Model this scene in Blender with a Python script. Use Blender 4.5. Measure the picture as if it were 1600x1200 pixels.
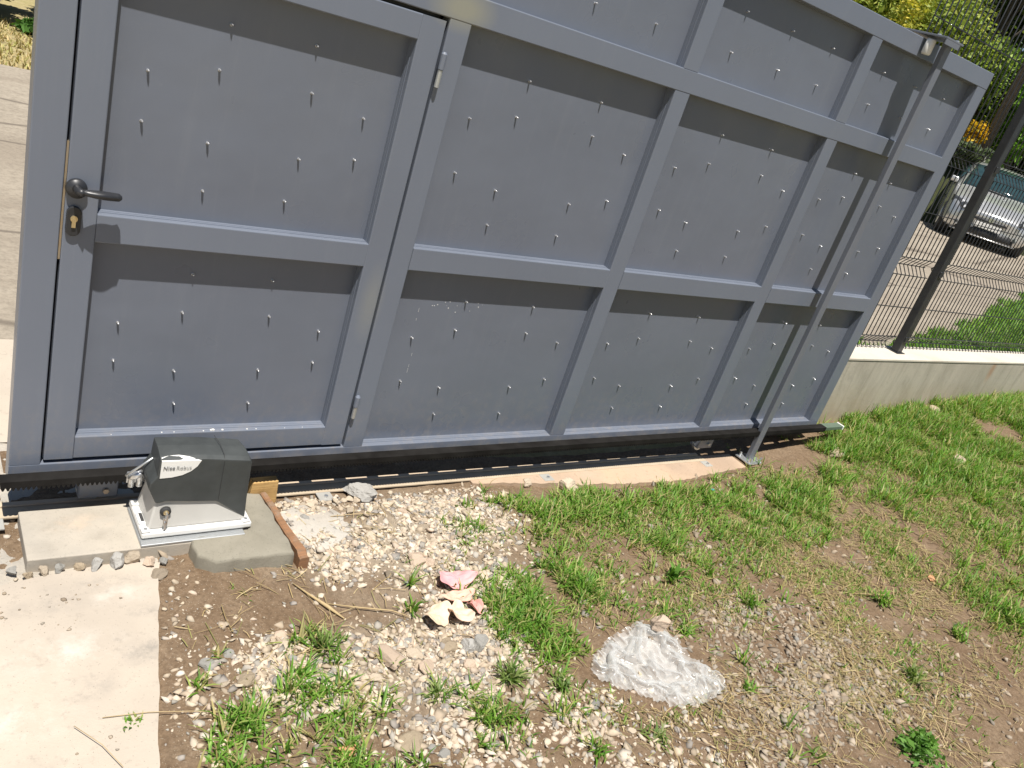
import bpy, bmesh, math, random
import numpy as np
from mathutils import Vector, Matrix, noise as mnoise
random.seed(7); RNG = np.random.default_rng(7)
SC = bpy.context.scene
COL = SC.collection
for o in list(bpy.data.objects): bpy.data.objects.remove(o)

# ------------------------------------------------------------------ camera
cam_d = bpy.data.cameras.new('camera'); cam = bpy.data.objects.new('camera', cam_d); COL.objects.link(cam)
Rr = [[0.792829250343166, -0.5351085573982027, 0.2916858097328492],
      [-0.004991240359367821, -0.48429493595257433, -0.8748905660311848],
      [0.6094233892130893, 0.692182957613019, -0.3866340464446001]]
cx, cy, cz = Vector(Rr[0]), -Vector(Rr[1]), -Vector(Rr[2])
M = Matrix((cx, cy, cz)).transposed().to_4x4(); M.translation = Vector((-0.2817, -2.2536, 1.5717))
cam.matrix_world = M
cam_d.sensor_fit = 'HORIZONTAL'; cam_d.sensor_width = 36; cam_d.lens = 36 * 1279.765 / 1600
cam_d.clip_start = 0.05; cam_d.clip_end = 600
SC.camera = cam
# ------------------------------------------------------------------ sky, sun, exposure
SUN_TRAVEL = Vector((.38, 1.0, -2.9)).normalized()
SUN_EL = math.asin(-SUN_TRAVEL.z)
world = bpy.data.worlds.new("World"); SC.world = world; world.use_nodes = True
wn = world.node_tree.nodes; wl = world.node_tree.links
bg = wn['Background']; sky = wn.new('ShaderNodeTexSky'); sky.sky_type = 'NISHITA'; sky.sun_disc = False
sky.sun_elevation = SUN_EL
sky.sun_rotation = math.atan2(-SUN_TRAVEL.x, -SUN_TRAVEL.y)
sky.air_density = 1.0; sky.dust_density = .7; sky.altitude = 600
wl.new(sky.outputs[0], bg.inputs[0]); bg.inputs[1].default_value = 0.05
sun_d = bpy.data.lights.new('sun', 'SUN'); sun_d.energy = 5.0; sun_d.angle = math.radians(.55); sun_d.color = (1, .955, .89)
sun = bpy.data.objects.new('sun', sun_d); COL.objects.link(sun)
sun.rotation_euler = SUN_TRAVEL.to_track_quat('-Z', 'Y').to_euler(); sun.location = (-3, -8, 20)
SC.view_settings.view_transform = 'Standard'; SC.view_settings.look = 'None'
SC.view_settings.exposure = 0.42; SC.view_settings.gamma = 1; SC.view_settings.use_curve_mapping = False

# ------------------------------------------------------------------ materials
def srgb(r, g, b):
    f = lambda c: (c/255/12.92 if c/255 <= .04045 else ((c/255+.055)/1.055)**2.4)
    return (f(r), f(g), f(b), 1)
class MT:
    def __init__(s, name, base, rough=.6, metal=0, spec=.5):
        s.m = bpy.data.materials.new(name); s.m.use_nodes = True
        s.n = s.m.node_tree.nodes; s.l = s.m.node_tree.links; s.p = s.n['Principled BSDF']
        s.p.inputs['Base Color'].default_value = (*base[:3], 1); s.p.inputs['Roughness'].default_value = rough
        s.p.inputs['Metallic'].default_value = metal; s.p.inputs['Specular IOR Level'].default_value = spec
        s.col = None; s.base = base
        s.tc = s.n.new('ShaderNodeTexCoord')
    def coord(s, scale=(1, 1, 1), kind='Object', loc=(0, 0, 0)):
        mp = s.n.new('ShaderNodeMapping'); mp.inputs['Scale'].default_value = scale; mp.inputs['Location'].default_value = loc
        s.l.new(s.tc.outputs[kind], mp.inputs[0]); return mp.outputs[0]
    def noise(s, scale, detail=5, rough=.6, vec=None, dist=0):
        t = s.n.new('ShaderNodeTexNoise'); t.inputs['Scale'].default_value = scale; t.inputs['Detail'].default_value = detail
        t.inputs['Roughness'].default_value = rough; t.inputs['Distortion'].default_value = dist
        s.l.new(vec if vec is not None else s.coord(), t.inputs['Vector']); return t.outputs['Fac']
    def voro(s, scale, vec=None, out='Distance', feature='F1'):
        t = s.n.new('ShaderNodeTexVoronoi'); t.inputs['Scale'].default_value = scale; t.feature = feature
        s.l.new(vec if vec is not None else s.coord(), t.inputs['Vector']); return t.outputs[out]
    def ramp(s, fac, stops):
        r = s.n.new('ShaderNodeValToRGB'); e = r.color_ramp.elements
        while len(e) < len(stops): e.new(.5)
        for el, (p, c) in zip(e, stops):
            el.position = p; el.color = c if isinstance(c, (tuple, list)) else (c, c, c, 1)
        s.l.new(fac, r.inputs[0]); return r.outputs[0]
    def mix(s, fac, a, b, mode='MIX'):
        x = s.n.new('ShaderNodeMix'); x.data_type = 'RGBA'; x.blend_type = mode
        for i, v in ((0, fac), (6, a), (7, b)):
            if isinstance(v, (int, float)): x.inputs[i].default_value = v
            elif isinstance(v, (tuple, list)): x.inputs[i].default_value = (*v[:3], 1)
            else: s.l.new(v, x.inputs[i])
        return x.outputs[2]
    def attr(s, name):
        a = s.n.new('ShaderNodeAttribute'); a.attribute_name = name; return a.outputs['Color']
    def color(s, c): s.l.new(c, s.p.inputs['Base Color']); return s
    def rough(s, c): s.l.new(c, s.p.inputs['Roughness']); return s
    def bump(s, h, strength=.3, dist=.01):
        b = s.n.new('ShaderNodeBump'); b.inputs['Strength'].default_value = strength; b.inputs['Distance'].default_value = dist
        s.l.new(h, b.inputs['Height']); s.l.new(b.outputs[0], s.p.inputs['Normal']); return s
    def geo_pos(s):
        g = s.n.new('ShaderNodeNewGeometry'); return g.outputs['Position']
    def spot(s, centre, radii):
        """0..1 mask of a soft ellipsoid in world space (a stain that stays put)"""
        mp = s.n.new('ShaderNodeMapping'); mp.vector_type = 'POINT'
        mp.inputs['Scale'].default_value = [1/r for r in radii]; mp.inputs['Location'].default_value = [-c/r for c, r in zip(centre, radii)]
        s.l.new(s.geo_pos(), mp.inputs[0])
        v = s.n.new('ShaderNodeVectorMath'); v.operation = 'LENGTH'; s.l.new(mp.outputs[0], v.inputs[0])
        return s.ramp(v.outputs['Value'], [(.25, 1.0), (1.0, 0.0)])
MATS = {}
def paint(name, col, rough=.4, sheetmetal=False):
    t = MT(name, col, rough)
    pos = t.geo_pos()
    n1 = t.noise(1.7, 4, .55, pos); n2 = t.noise(38, 4, .7, pos)
    c = t.mix(t.ramp(n1, [(.35, 0), (.7, 1)]), col, [x*1.08 for x in col[:3]])
    c = t.mix(t.ramp(n2, [(.66, 0), (.82, .10)]), c, (.42, .40, .36))
    mp = t.n.new('ShaderNodeMapping'); mp.inputs['Scale'].default_value = (9, 9, .7); t.l.new(pos, mp.inputs[0])
    c = t.mix(t.ramp(t.noise(3.2, 6, .7, mp.outputs[0]), [(.54, 0), (.78, .06)]), c, (.38, .38, .37))
    xyz = t.n.new('ShaderNodeSeparateXYZ'); t.l.new(pos, xyz.inputs[0]); mr = t.n.new('ShaderNodeMapRange')
    for i_, v_ in ((1, 0.0), (2, .32), (3, 1.0), (4, 0.0)): mr.inputs[i_].default_value = v_
    t.l.new(xyz.outputs[2], mr.inputs[0])
    c = t.mix(t.mix(1., mr.outputs[0], t.ramp(t.noise(26, 7, .75, pos), [(.48, 0), (.70, .42)]), 'MULTIPLY'), c, (.33, .28, .22))
    st = t.spot((1.065, 0, 1.565), (.13, .2, .075))
    c = t.mix(t.mix(1.0, st, (.55, .55, .55), 'MULTIPLY'), c, (.36, .34, .22))
    d = t.spot((1.0, 0, .62), (.05, .2, .16))
    c = t.mix(t.mix(1.0, d, (.25, .25, .25), 'MULTIPLY'), c, (.34, .33, .26))
    t.color(c); t.rough(t.ramp(t.noise(5, 3, .6, pos), [(.3, rough-.08), (.75, rough+.12)]))
    if sheetmetal: t.bump(t.noise(2.6, 3, .5, pos), .22, .03)
    else: t.bump(t.noise(260, 2, .5, pos), .05, .002)
    return t.m
PAINT = paint('painted_steel', (.155, .175, .217), .36)
PAINT_SHEET = paint('painted_sheet', (.143, .160, .197), .33, True)
POST_PAINT = paint('post_paint', (.150, .162, .190), .42)
def metal(name, col, rough, noise_amt=.25, sc=60):
    t = MT(name, col, rough, .85); n = t.noise(sc, 4, .65)
    t.color(t.mix(t.ramp(n, [(.35, 0), (.7, noise_amt)]), col, (.32, .32, .31)))
    t.rough(t.ramp(n, [(.3, rough-.08), (.7, rough+.15)])); return t.m
ZINC = metal('bright_zinc', (.78, .79, .80), .3)
SCREWZ = metal('screw_zinc', (.66, .66, .67), .38)
GALV = metal('galvanised', (.62, .64, .65), .45, .4, 40)
BRASS = metal('brass', (.75, .62, .36), .32)
STEEL_STRIP = metal('bronze_strip', (.50, .42, .31), .4)
def plastic(name, col, rough=.45, v=.1):
    t = MT(name, col, rough); n = t.noise(9, 5, .65)
    t.color(t.mix(t.ramp(n, [(.35, 0), (.75, 1)]), col, [c*(1+v)+.01 for c in col[:3]]))
    t.rough(t.ramp(t.noise(25, 4), [(.3, rough-.06), (.7, rough+.12)])); t.bump(t.noise(500, 2), .08, .001); return t.m
DULLZ = plastic('weathered_zinc_bounce_tint', (.44, .36, .26), .75, .25)  # dull zinc, browned to offset blue skylight: warm bounce put into the colour
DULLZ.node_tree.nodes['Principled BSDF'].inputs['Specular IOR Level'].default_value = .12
TABM = plastic('dull_tab', (.34, .33, .30), .7, .2)
RUSTY = plastic('rusted_rail', (.46, .36, .26), .8, .3)
BLACK = plastic('black_plastic', (.042, .047, .047), .5, .4)
BLACKM = plastic('black_metal', (.022, .023, .026), .35, .3)
RACKM = plastic('black_nylon', (.009, .008, .007), .85, .5); RACKM.node_tree.nodes['Principled BSDF'].inputs['Specular IOR Level'].default_value = .12
LGREY = plastic('light_grey_plastic', (.52, .505, .47), .45, .06)
LGREY2 = plastic('pale_grey_cast', (.70, .69, .66), .4, .04)
WHITEP = plastic('white_plastic', (.78, .77, .73), .4, .02)
DARKG = plastic('dark_opening', (.03, .03, .03), .7, .2)
PRINT = plastic('dark_print', (.05, .05, .06), .5, .1)
PRINTG = plastic('grey_print', (.16, .16, .16), .5, .1); PRINTL = plastic('light_grey_print', (.28, .28, .275), .5, .1)
GREENP = plastic('green_painted_steel', (.10, .14, .10), .5, .2)
def concrete(name, a, b, dark, bump=.4, sc=6, streak=False, extra=None):
    t = MT(name, a, .85, 0, .25); pos = t.geo_pos()
    n1 = t.noise(sc, 8, .65, pos, .4); n2 = t.noise(sc*9, 6, .7, pos); n3 = t.noise(sc*.35, 4, .6, pos)
    c = t.mix(t.ramp(n1, [(.3, 0), (.7, 1)]), a, b)
    c = t.mix(t.ramp(n3, [(.47, 0), (.66, .6)]), c, dark)
    v = t.voro(95, pos)
    c = t.mix(t.ramp(n2, [(.56, 0), (.72, .4)]), c, [x*.62 for x in dark])
    c = t.mix(t.ramp(v, [(.05, .55), (.16, 0)]), c, [x*.5 for x in dark])
    if extra: c = extra(t, c, pos)
    t.color(c); hh = t.mix(.5, n2, t.noise(sc*30, 5, .7, pos)); t.bump(hh, bump, .006); return t.m
def padx(t, c, pos):
    nz = t.noise(26, 7, .75, pos)
    for cc, rr, a in (((.26, -.64, -.104), (.10, .06, .3), .8), ((.275, -.49, -.104), (.05, .03, .3), .7), ((.10, -.72, -.104), (.10, .05, .3), .55), ((.05, -.42, -.104), (.14, .05, .3), .35), ((.20, -.36, -.104), (.2, .05, .3), .45), ((-.02, -.95, -.104), (.12, .10, .3), .4)):
        c = t.mix(t.mix(1., t.spot(cc, rr), t.ramp(nz, [(.40, 0), (.66, a)]), 'MULTIPLY'), c, (.27, .245, .215))
    for cc, rr in (((.08, -.60, -.104), (.16, .10, .3)), ((-.05, -.78, -.104), (.15, .08, .3)), ((.22, -.42, -.104), (.10, .05, .3))):
        c = t.mix(t.mix(1., t.spot(cc, rr), t.ramp(t.noise(11, 6, .7, pos), [(.45, 0), (.65, .7)]), 'MULTIPLY'), c, (.62, .575, .51))
    return c
PADC = concrete('pale_concrete', (.53, .46, .375), (.475, .41, .33), (.36, .315, .265), .35, 3.2, extra=padx)
def slabx(t, c, pos):
    nz = t.noise(17, 7, .72, pos, .5)
    for cc, rr, a in (((.12, -.13, -.075), (.09, .05, .3), .55), ((.22, -.19, -.075), (.10, .04, .3), .45), ((.07, -.22, -.075), (.07, .05, .3), .4), ((.20, -.08, -.075), (.10, .04, .3), .4)):
        c = t.mix(t.mix(1., t.spot(cc, rr), t.ramp(nz, [(.38, 0), (.62, a)]), 'MULTIPLY'), c, (.30, .265, .215))
    c = t.mix(t.mix(1., t.spot((.17, -.12, -.075), (.12, .05, .3)), t.ramp(t.noise(13, 5, .65, pos), [(.45, 0), (.65, .6)]), 'MULTIPLY'), c, (.56, .44, .33))
    return c
SLABC = concrete('plinth_concrete', (.49, .435, .36), (.42, .375, .305), (.35, .325, .285), .35, 6, extra=slabx)
WETC = concrete('fresh_cement', (.245, .225, .175), (.30, .275, .22), (.20, .185, .15), .4, 9)
BEAMC = concrete('ochre_concrete', (.56, .40, .27), (.50, .38, .28), (.34, .25, .18), .4, 5)
ROUGHC = concrete('rough_cement', (.50, .44, .36), (.43, .40, .35), (.30, .28, .25), .9, 7)
SPILL = concrete('cement_spill', (.52, .475, .41), (.46, .43, .38), (.34, .30, .25), .7, 10)
def wallx(t, c, pos):
    mp = t.n.new('ShaderNodeMapping'); mp.inputs['Scale'].default_value = (5.5, 5.5, .9); t.l.new(pos, mp.inputs[0])
    s1 = t.noise(1.6, 7, .7, mp.outputs[0], .6)
    c = t.mix(t.ramp(s1, [(.46, 0), (.68, .62)]), c, (.26, .235, .185))
    s2 = t.noise(1.1, 5, .6, mp.outputs[0], .3)
    c = t.mix(t.ramp(s2, [(.6, 0), (.72, .5)]), c, (.60, .55, .46))
    mp2 = t.n.new('ShaderNodeSeparateXYZ'); t.l.new(pos, mp2.inputs[0])
    mr = t.n.new('ShaderNodeMapRange'); mr.inputs[1].default_value = -.1; mr.inputs[2].default_value = .24; mr.inputs[3].default_value = 1; mr.inputs[4].default_value = 0
    t.l.new(mp2.outputs[2], mr.inputs[0])
    soilsplash = t.mix(1.0, mr.outputs[0], t.ramp(t.noise(4, 6, .7, pos), [(.3, .35), (.65, .95)]), 'MULTIPLY')
    c = t.mix(soilsplash, c, (.36, .27, .155))
    r = t.spot((6.35, .135, .33), (.06, .2, .13)); c = t.mix(t.mix(1., r, (.6, .6, .6), 'MULTIPLY'), c, (.33, .17, .08))
    return c
WALLC = concrete('boundary_concrete', (.50, .455, .37), (.45, .41, .335), (.37, .335, .27), .35, 4, extra=wallx)
WALLTOP = concrete('coping_concrete', (.66, .60, .50), (.60, .55, .46), (.50, .44, .36), .3, 6)
def wood(name, a, b, c2):
    t = MT(name, a, .75, 0, .2); v = t.coord((1, 1, 1)); mp = t.coord((3, 60, 60))
    g = t.noise(1.5, 6, .7, mp, 1.2)
    c = t.mix(t.ramp(g, [(.35, 0), (.65, 1)]), a, b); c = t.mix(t.ramp(t.noise(18, 5, .7, v), [(.5, 0), (.72, .8)]), c, c2)
    t.color(c); t.bump(g, .5, .003); return t.m
WOODY = wood('yellow_timber', (.60, .40, .17), (.48, .29, .11), (.30, .19, .08))
WOODB = wood('weathered_timber', (.34, .17, .085), (.20, .12, .07), (.24, .20, .155))
def soil_mat(name, a, b, c2, sc=1.0, stones=True):
    t = MT(name, a, .95, 0, .1); pos = t.geo_pos()
    n0 = t.noise(.9*sc, 5, .6, pos, .4); n1 = t.noise(9*sc, 8, .7, pos); n2 = t.noise(70*sc, 6, .75, pos)
    c = t.mix(t.ramp(n0, [(.38, 0), (.62, 1)]), a, b)
    c = t.mix(t.ramp(n1, [(.42, 0), (.66, .85)]), c, c2)
    c = t.mix(t.ramp(n2, [(.35, .55), (.58, 0)]), c, [x*.45 for x in a[:3]])
    if stones:
        c = t.mix(t.ramp(t.voro(150*sc, pos), [(.10, .7), (.22, 0)]), c, (.42, .36, .28))
    if stones:
        for cc, rr in (((1.2, -.34, -.12), (.62, .36, .5)), ((.95, -.86, -.12), (.42, .26, .5))):
            m_ = t.spot(cc, rr); c = t.mix(t.mix(1., m_, t.ramp(n1, [(.30, .15), (.6, .75)]), 'MULTIPLY'), c, (.40, .345, .265))
    t.color(c); t.bump(t.mix(.45, n2, n1), .9, .012); return t
_s = soil_mat('brown_soil', (.175, .115, .070), (.215, .15, .095), (.275, .20, .132)); SOIL = _s.m
_g = soil_mat('verge_soil', (.40, .33, .17), (.34, .30, .13), (.46, .38, .22), .5, False); DRYG = _g.m
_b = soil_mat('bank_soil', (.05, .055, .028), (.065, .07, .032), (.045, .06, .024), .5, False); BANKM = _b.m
def road_mat():
    t = MT('worn_road', (.3, .26, .2), .9, 0, .2); pos = t.geo_pos()
    mp = t.n.new('ShaderNodeMapping'); mp.inputs['Scale'].default_value = (.35, 1.3, 1); t.l.new(pos, mp.inputs[0])
    n0 = t.noise(1.1, 7, .65, mp.outputs[0], .8); n1 = t.noise(30, 7, .75, pos); n2 = t.noise(4, 6, .7, pos)
    c = t.mix(t.ramp(n0, [(.38, 0), (.64, 1)]), (.30, .255, .20), (.39, .34, .27))
    c = t.mix(t.ramp(n2, [(.5, 0), (.75, .6)]), c, (.25, .215, .17))
    c = t.mix(t.ramp(n1, [(.36, .5), (.56, 0)]), c, (.17, .145, .115))
    cr = t.voro(.55, mp.outputs[0], 'Distance', 'DISTANCE_TO_EDGE')
    c = t.mix(t.ramp(cr, [(.004, .7), (.016, 0)]), c, (.12, .10, .08))
    t.color(c); t.bump(n1, .6, .01); return t.m
ROADM = road_mat()
def leafmat(name, cols, transl=.35):
    t = MT(name, cols[0], .5, 0, .3); a = t.attr('tint')
    t.color(a)
    tr = t.n.new('ShaderNodeBsdfTranslucent'); t.l.new(t.mix(1., a, (1.25, 1.35, .7), 'MULTIPLY'), tr.inputs[0])
    mx = t.n.new('ShaderNodeMixShader'); mx.inputs[0].default_value = transl
    out = t.n['Material Output']; t.l.new(t.p.outputs[0], mx.inputs[1]); t.l.new(tr.outputs[0], mx.inputs[2]); t.l.new(mx.outputs[0], out.inputs[0])
    return t.m
GRASSM = leafmat('grass_blades', [(.1, .2, .03)], .35)
LEAFM = leafmat('leaves', [(.08, .15, .03)], .3)
STRAWM = leafmat('straw', [(.4, .3, .15)], .15)
def rock(name, a, b, d):
    t = MT(name, a, .9, 0, .2); oi = t.n.new('ShaderNodeObjectInfo')
    n = t.noise(22, 7, .7); n2 = t.noise(120, 5, .7)
    c = t.mix(t.ramp(n, [(.35, 0), (.65, 1)]), a, b); c = t.mix(t.ramp(n2, [(.5, 0), (.72, .6)]), c, d)
    hs = t.n.new('ShaderNodeHueSaturation'); mr = t.n.new('ShaderNodeMapRange'); mr.inputs[3].default_value = .78; mr.inputs[4].default_value = 1.15
    t.l.new(oi.outputs['Random'], mr.inputs[0]); t.l.new(mr.outputs[0], hs.inputs['Value']); t.l.new(c, hs.inputs['Color'])
    t.color(hs.outputs[0]); t.bump(t.mix(.5, n, n2), .6, .006); return t.m
R_PALE = rock('pale_limestone', (.58, .49, .38), (.50, .41, .30), (.40, .32, .23))
R_PINK = rock('pinkish_limestone', (.56, .43, .32), (.60, .48, .37), (.40, .30, .22))
R_GREY = rock('grey_stone', (.32, .31, .28), (.25, .24, .22), (.40, .37, .32))
R_TAN = rock('tan_stone', (.40, .32, .22), (.47, .38, .27), (.28, .22, .15))
R_BROWN = rock('brown_stone', (.26, .21, .155), (.32, .265, .20), (.19, .15, .11))
R_CONC = rock('broken_concrete', (.42, .405, .375), (.48, .46, .42), (.30, .28, .25))
R_ORANGE = rock('orange_brick', (.55, .27, .13), (.62, .36, .20), (.42, .22, .12))
def gravel_mat():
    t = MT('gravel', (.4, .35, .28), .9, 0, .2); a = t.attr('tint'); n = t.noise(140, 4, .7, t.geo_pos())
    t.color(t.mix(t.ramp(n, [(.35, 0), (.7, .35)]), a, (.30, .25, .19))); return t.m
GRAVELM = gravel_mat()

# ------------------------------------------------------------------ object helpers
def link(o, parent=None):
    COL.objects.link(o)
    if parent is not None: o.parent = parent
    return o
def tag(o, label=None, cat=None, group=None, kind=None):
    if label: o['label'] = label
    if cat: o['category'] = cat
    if group: o['group'] = group
    if kind: o['kind'] = kind
    return o
def empty(name, loc=(0, 0, 0), label=None, cat=None, group=None):
    o = bpy.data.objects.new(name, None); o.empty_display_size = .1; link(o); o.location = loc
    return tag(o, label, cat, group)
def obj(name, bm, mat, parent=None, smooth=False, loc=None):
    me = bpy.data.meshes.new(name); bmesh.ops.recalc_face_normals(bm, faces=bm.faces); bm.to_mesh(me); bm.free()
    if smooth:
        for p in me.polygons: p.use_smooth = True
    me.materials.append(mat); o = bpy.data.objects.new(name, me); link(o, parent)
    if loc is not None: o.location = loc
    return o
def mesh_np(name, V, F, mat, parent=None, tint=None, smooth=False):
    """V (n,3), F (m,k) uniform polygons"""
    V = np.asarray(V, np.float32); F = np.asarray(F, np.int32); k = F.shape[1]
    me = bpy.data.meshes.new(name); me.vertices.add(len(V)); me.vertices.foreach_set('co', V.ravel())
    me.loops.add(F.size); me.loops.foreach_set('vertex_index', F.ravel())
    me.polygons.add(len(F)); me.polygons.foreach_set('loop_start', np.arange(0, F.size, k, dtype=np.int32))
    if smooth: me.polygons.foreach_set('use_smooth', np.ones(len(F), bool))
    me.update(calc_edges=True)
    if tint is not None:
        a = me.color_attributes.new('tint', 'FLOAT_COLOR', 'POINT')
        c = np.ones((len(V), 4), np.float32); c[:, :3] = tint; a.data.foreach_set('color', c.ravel())
    me.materials.append(mat); o = bpy.data.objects.new(name, me); link(o, parent); return o
def box(bm, x0, x1, y0, y1, z0, z1, bev=0, seg=1):
    vs = [bm.verts.new((x, y, z)) for x in (x0, x1) for y in (y0, y1) for z in (z0, z1)]
    fs = [bm.faces.new([vs[i] for i in f]) for f in ((0, 1, 3, 2), (4, 6, 7, 5), (0, 4, 5, 1), (2, 3, 7, 6), (0, 2, 6, 4), (1, 5, 7, 3))]
    if bev:
        es = list({e for f in fs for e in f.edges})
        bmesh.ops.bevel(bm, geom=es, offset=bev, segments=seg, profile=.5, affect='EDGES')
    return bm
def bx(*a, **k): return box(bmesh.new(), *a, **k)
def bar(axis, a0, a1, b0, b1, c0, c1, r=.003):
    """tube with rounded long edges. axis 'x' (b=y,c=z) or 'z' (b=x,c=y)"""
    bm = bmesh.new(); pr = []
    for (b, c, sb, sc) in ((b0, c0, 1, 1), (b1, c0, -1, 1), (b1, c1, -1, -1), (b0, c1, 1, -1)):
        p = [(b+sb*r, c), (b+sb*r*.3, c+sc*r*.3), (b, c+sc*r)]
        if (sb, sc) in ((1, 1), (-1, -1)): p = p[::-1]
        pr += p
    rings = []
    for a in (a0, a1):
        rings.append([bm.verts.new((a, b, c) if axis == 'x' else (b, c, a)) for b, c in pr])
    n = len(pr)
    for i in range(n): bm.faces.new([rings[0][i], rings[0][(i+1) % n], rings[1][(i+1) % n], rings[1][i]])
    bm.faces.new(rings[0]); bm.faces.new(rings[1][::-1]); return bm
def prism(bm, pts, axis, a0, a1, bev=0, seg=2):
    """polygon pts extruded: axis 'y': pts=(x,z); 'z': pts=(x,y); 'x': pts=(y,z)"""
    f = {'y': lambda p, a: (p[0], a, p[1]), 'z': lambda p, a: (p[0], p[1], a), 'x': lambda p, a: (a, p[0], p[1])}[axis]
    A = [bm.verts.new(f(p, a0)) for p in pts]; B = [bm.verts.new(f(p, a1)) for p in pts]; n = len(pts)
    fs = [bm.faces.new(A), bm.faces.new(B[::-1])]
    for i in range(n): fs.append(bm.faces.new([A[i], B[i], B[(i+1) % n], A[(i+1) % n]]))
    if bev:
        bmesh.ops.recalc_face_normals(bm, faces=fs)
        bmesh.ops.bevel(bm, geom=list({e for q in fs for e in q.edges}), offset=bev, segments=seg, profile=.5, affect='EDGES', clamp_overlap=True)
    return bm
def tube(bm, pts, r, n=10, caps=True):
    pts = [Vector(p) for p in pts]; rs = r if isinstance(r, (list, tuple)) else [r]*len(pts); rings = []
    up = Vector((0, 0, 1))
    for i, p in enumerate(pts):
        t = (pts[min(i+1, len(pts)-1)]-pts[max(i-1, 0)]).normalized()
        u = up if abs(t.dot(up)) < .95 else Vector((1, 0, 0))
        a = t.cross(u).normalized(); b = a.cross(t)
        rings.append([bm.verts.new(p+rs[i]*(math.cos(2*math.pi*k/n)*a+math.sin(2*math.pi*k/n)*b)) for k in range(n)])
    for A, B in zip(rings, rings[1:]):
        for k in range(n): bm.faces.new([A[k], A[(k+1) % n], B[(k+1) % n], B[k]])
    if caps: bm.faces.new(rings[0][::-1]); bm.faces.new(rings[-1])
    return bm
def tb(*a, **k): return tube(bmesh.new(), *a, **k)
# numpy value-noise fbm
_perm = RNG.random((256, 256))
def vnoise(x, y):
    xi = np.floor(x).astype(int); yi = np.floor(y).astype(int); fx = x-xi; fy = y-yi
    fx = fx*fx*(3-2*fx); fy = fy*fy*(3-2*fy); g = lambda a, b: _perm[a % 256, b % 256]
    return (g(xi, yi)*(1-fx)+g(xi+1, yi)*fx)*(1-fy)+(g(xi, yi+1)*(1-fx)+g(xi+1, yi+1)*fx)*fy
def fbm(x, y, sc, o=4):
    s = 0; a = .5; t = 0
    for i in range(o): s = s+a*vnoise(x*sc+17.3*i, y*sc+9.1*i); t += a; sc *= 2.03; a *= .5
    return s/t
def sstep(a, b, x): t = np.clip((x-a)/(b-a), 0, 1); return t*t*(3-2*t)

# ------------------------------------------------------------------ terrain
def base_h(x, y):
    x = np.asarray(x, float); y = np.asarray(y, float)
    h = -.112-.0095*np.clip(x, -2, 3.2)+.058*(np.sqrt((x-3)**2+.09)+(x-3))/2-.038*(np.sqrt((x-8)**2+.8)+(x-8))/2
    h = h+1.25*sstep(20.9, 22.4, (x+.28)*.885+(y+2.25)*.465)*sstep(9, 13, x)
    return h
def yard_h(x, y):
    x = np.asarray(x, float); y = np.asarray(y, float)
    h = base_h(x, y)+.045*np.exp(-((x-5.7)/1.0)**2-((y-.1)/.35)**2)
    h = h-.022*sstep(-.20, -.12, y)*sstep(1.75, 2.15, x)*(1-sstep(3.3, 3.7, x))
    h = h+(fbm(x, y, 2.2, 3)-.5)*.03*sstep(.0, .3, -y-.1)+(fbm(x, y, 14, 3)-.5)*.014+(fbm(x+5, y, 55, 2)-.5)*.006
    return h
def sheet(name, x0, x1, y0, y1, nx, ny, hf, mat, kind='structure', keep=None):
    xs = np.linspace(x0, x1, nx); ys = np.linspace(y0, y1, ny); X, Y = np.meshgrid(xs, ys); Z = hf(X, Y)
    V = np.stack([X.ravel(), Y.ravel(), Z.ravel()], 1)
    i = np.arange(ny-1)[:, None]*nx+np.arange(nx-1)[None, :]; F = np.stack([i, i+1, i+nx+1, i+nx], -1).reshape(-1, 4)
    if keep is not None:
        c = V[F].mean(1); F = F[keep(c[:, 0], c[:, 1])]
    o = mesh_np(name, V, F, mat, smooth=True); tag(o, kind=kind); return o
# far ground to the horizon, dropped under the yard, road and drive sheets
def far_h(x, y):
    h = base_h(np.minimum(x, 45), y)
    near = (sstep(-9, -8, x)*(1-sstep(50, 60, x)))*(sstep(-10, -6, y)*(1-sstep(.5, 1.2, y)))
    deep = sstep(7, 11, x)*(1-sstep(42, 46, x))*sstep(-12, -7, y)*(1-sstep(32, 37, y))
    return h-.02-.10*near-1.5*deep
sheet('ground', -250, 350, -200, 400, 301, 301, far_h, DRYG)
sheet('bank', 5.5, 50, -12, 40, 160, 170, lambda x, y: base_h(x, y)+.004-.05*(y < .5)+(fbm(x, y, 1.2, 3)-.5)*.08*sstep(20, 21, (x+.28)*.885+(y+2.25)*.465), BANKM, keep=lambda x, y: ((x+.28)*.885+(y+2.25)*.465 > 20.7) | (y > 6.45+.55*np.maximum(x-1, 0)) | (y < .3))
def pad_edge(y): return .349+(y+.326)*.2243+.0012*np.sin(np.asarray(y)*37)
def keep_yard(x, y): return (y < .12)
sheet('yard_soil', -3.0, 9.0, -5.0, .14, 600, 300, lambda x, y: yard_h(x, y)-.006*(x < pad_edge(y)), SOIL, keep=lambda x, y: (x > -.3) | (y > 10))
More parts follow.
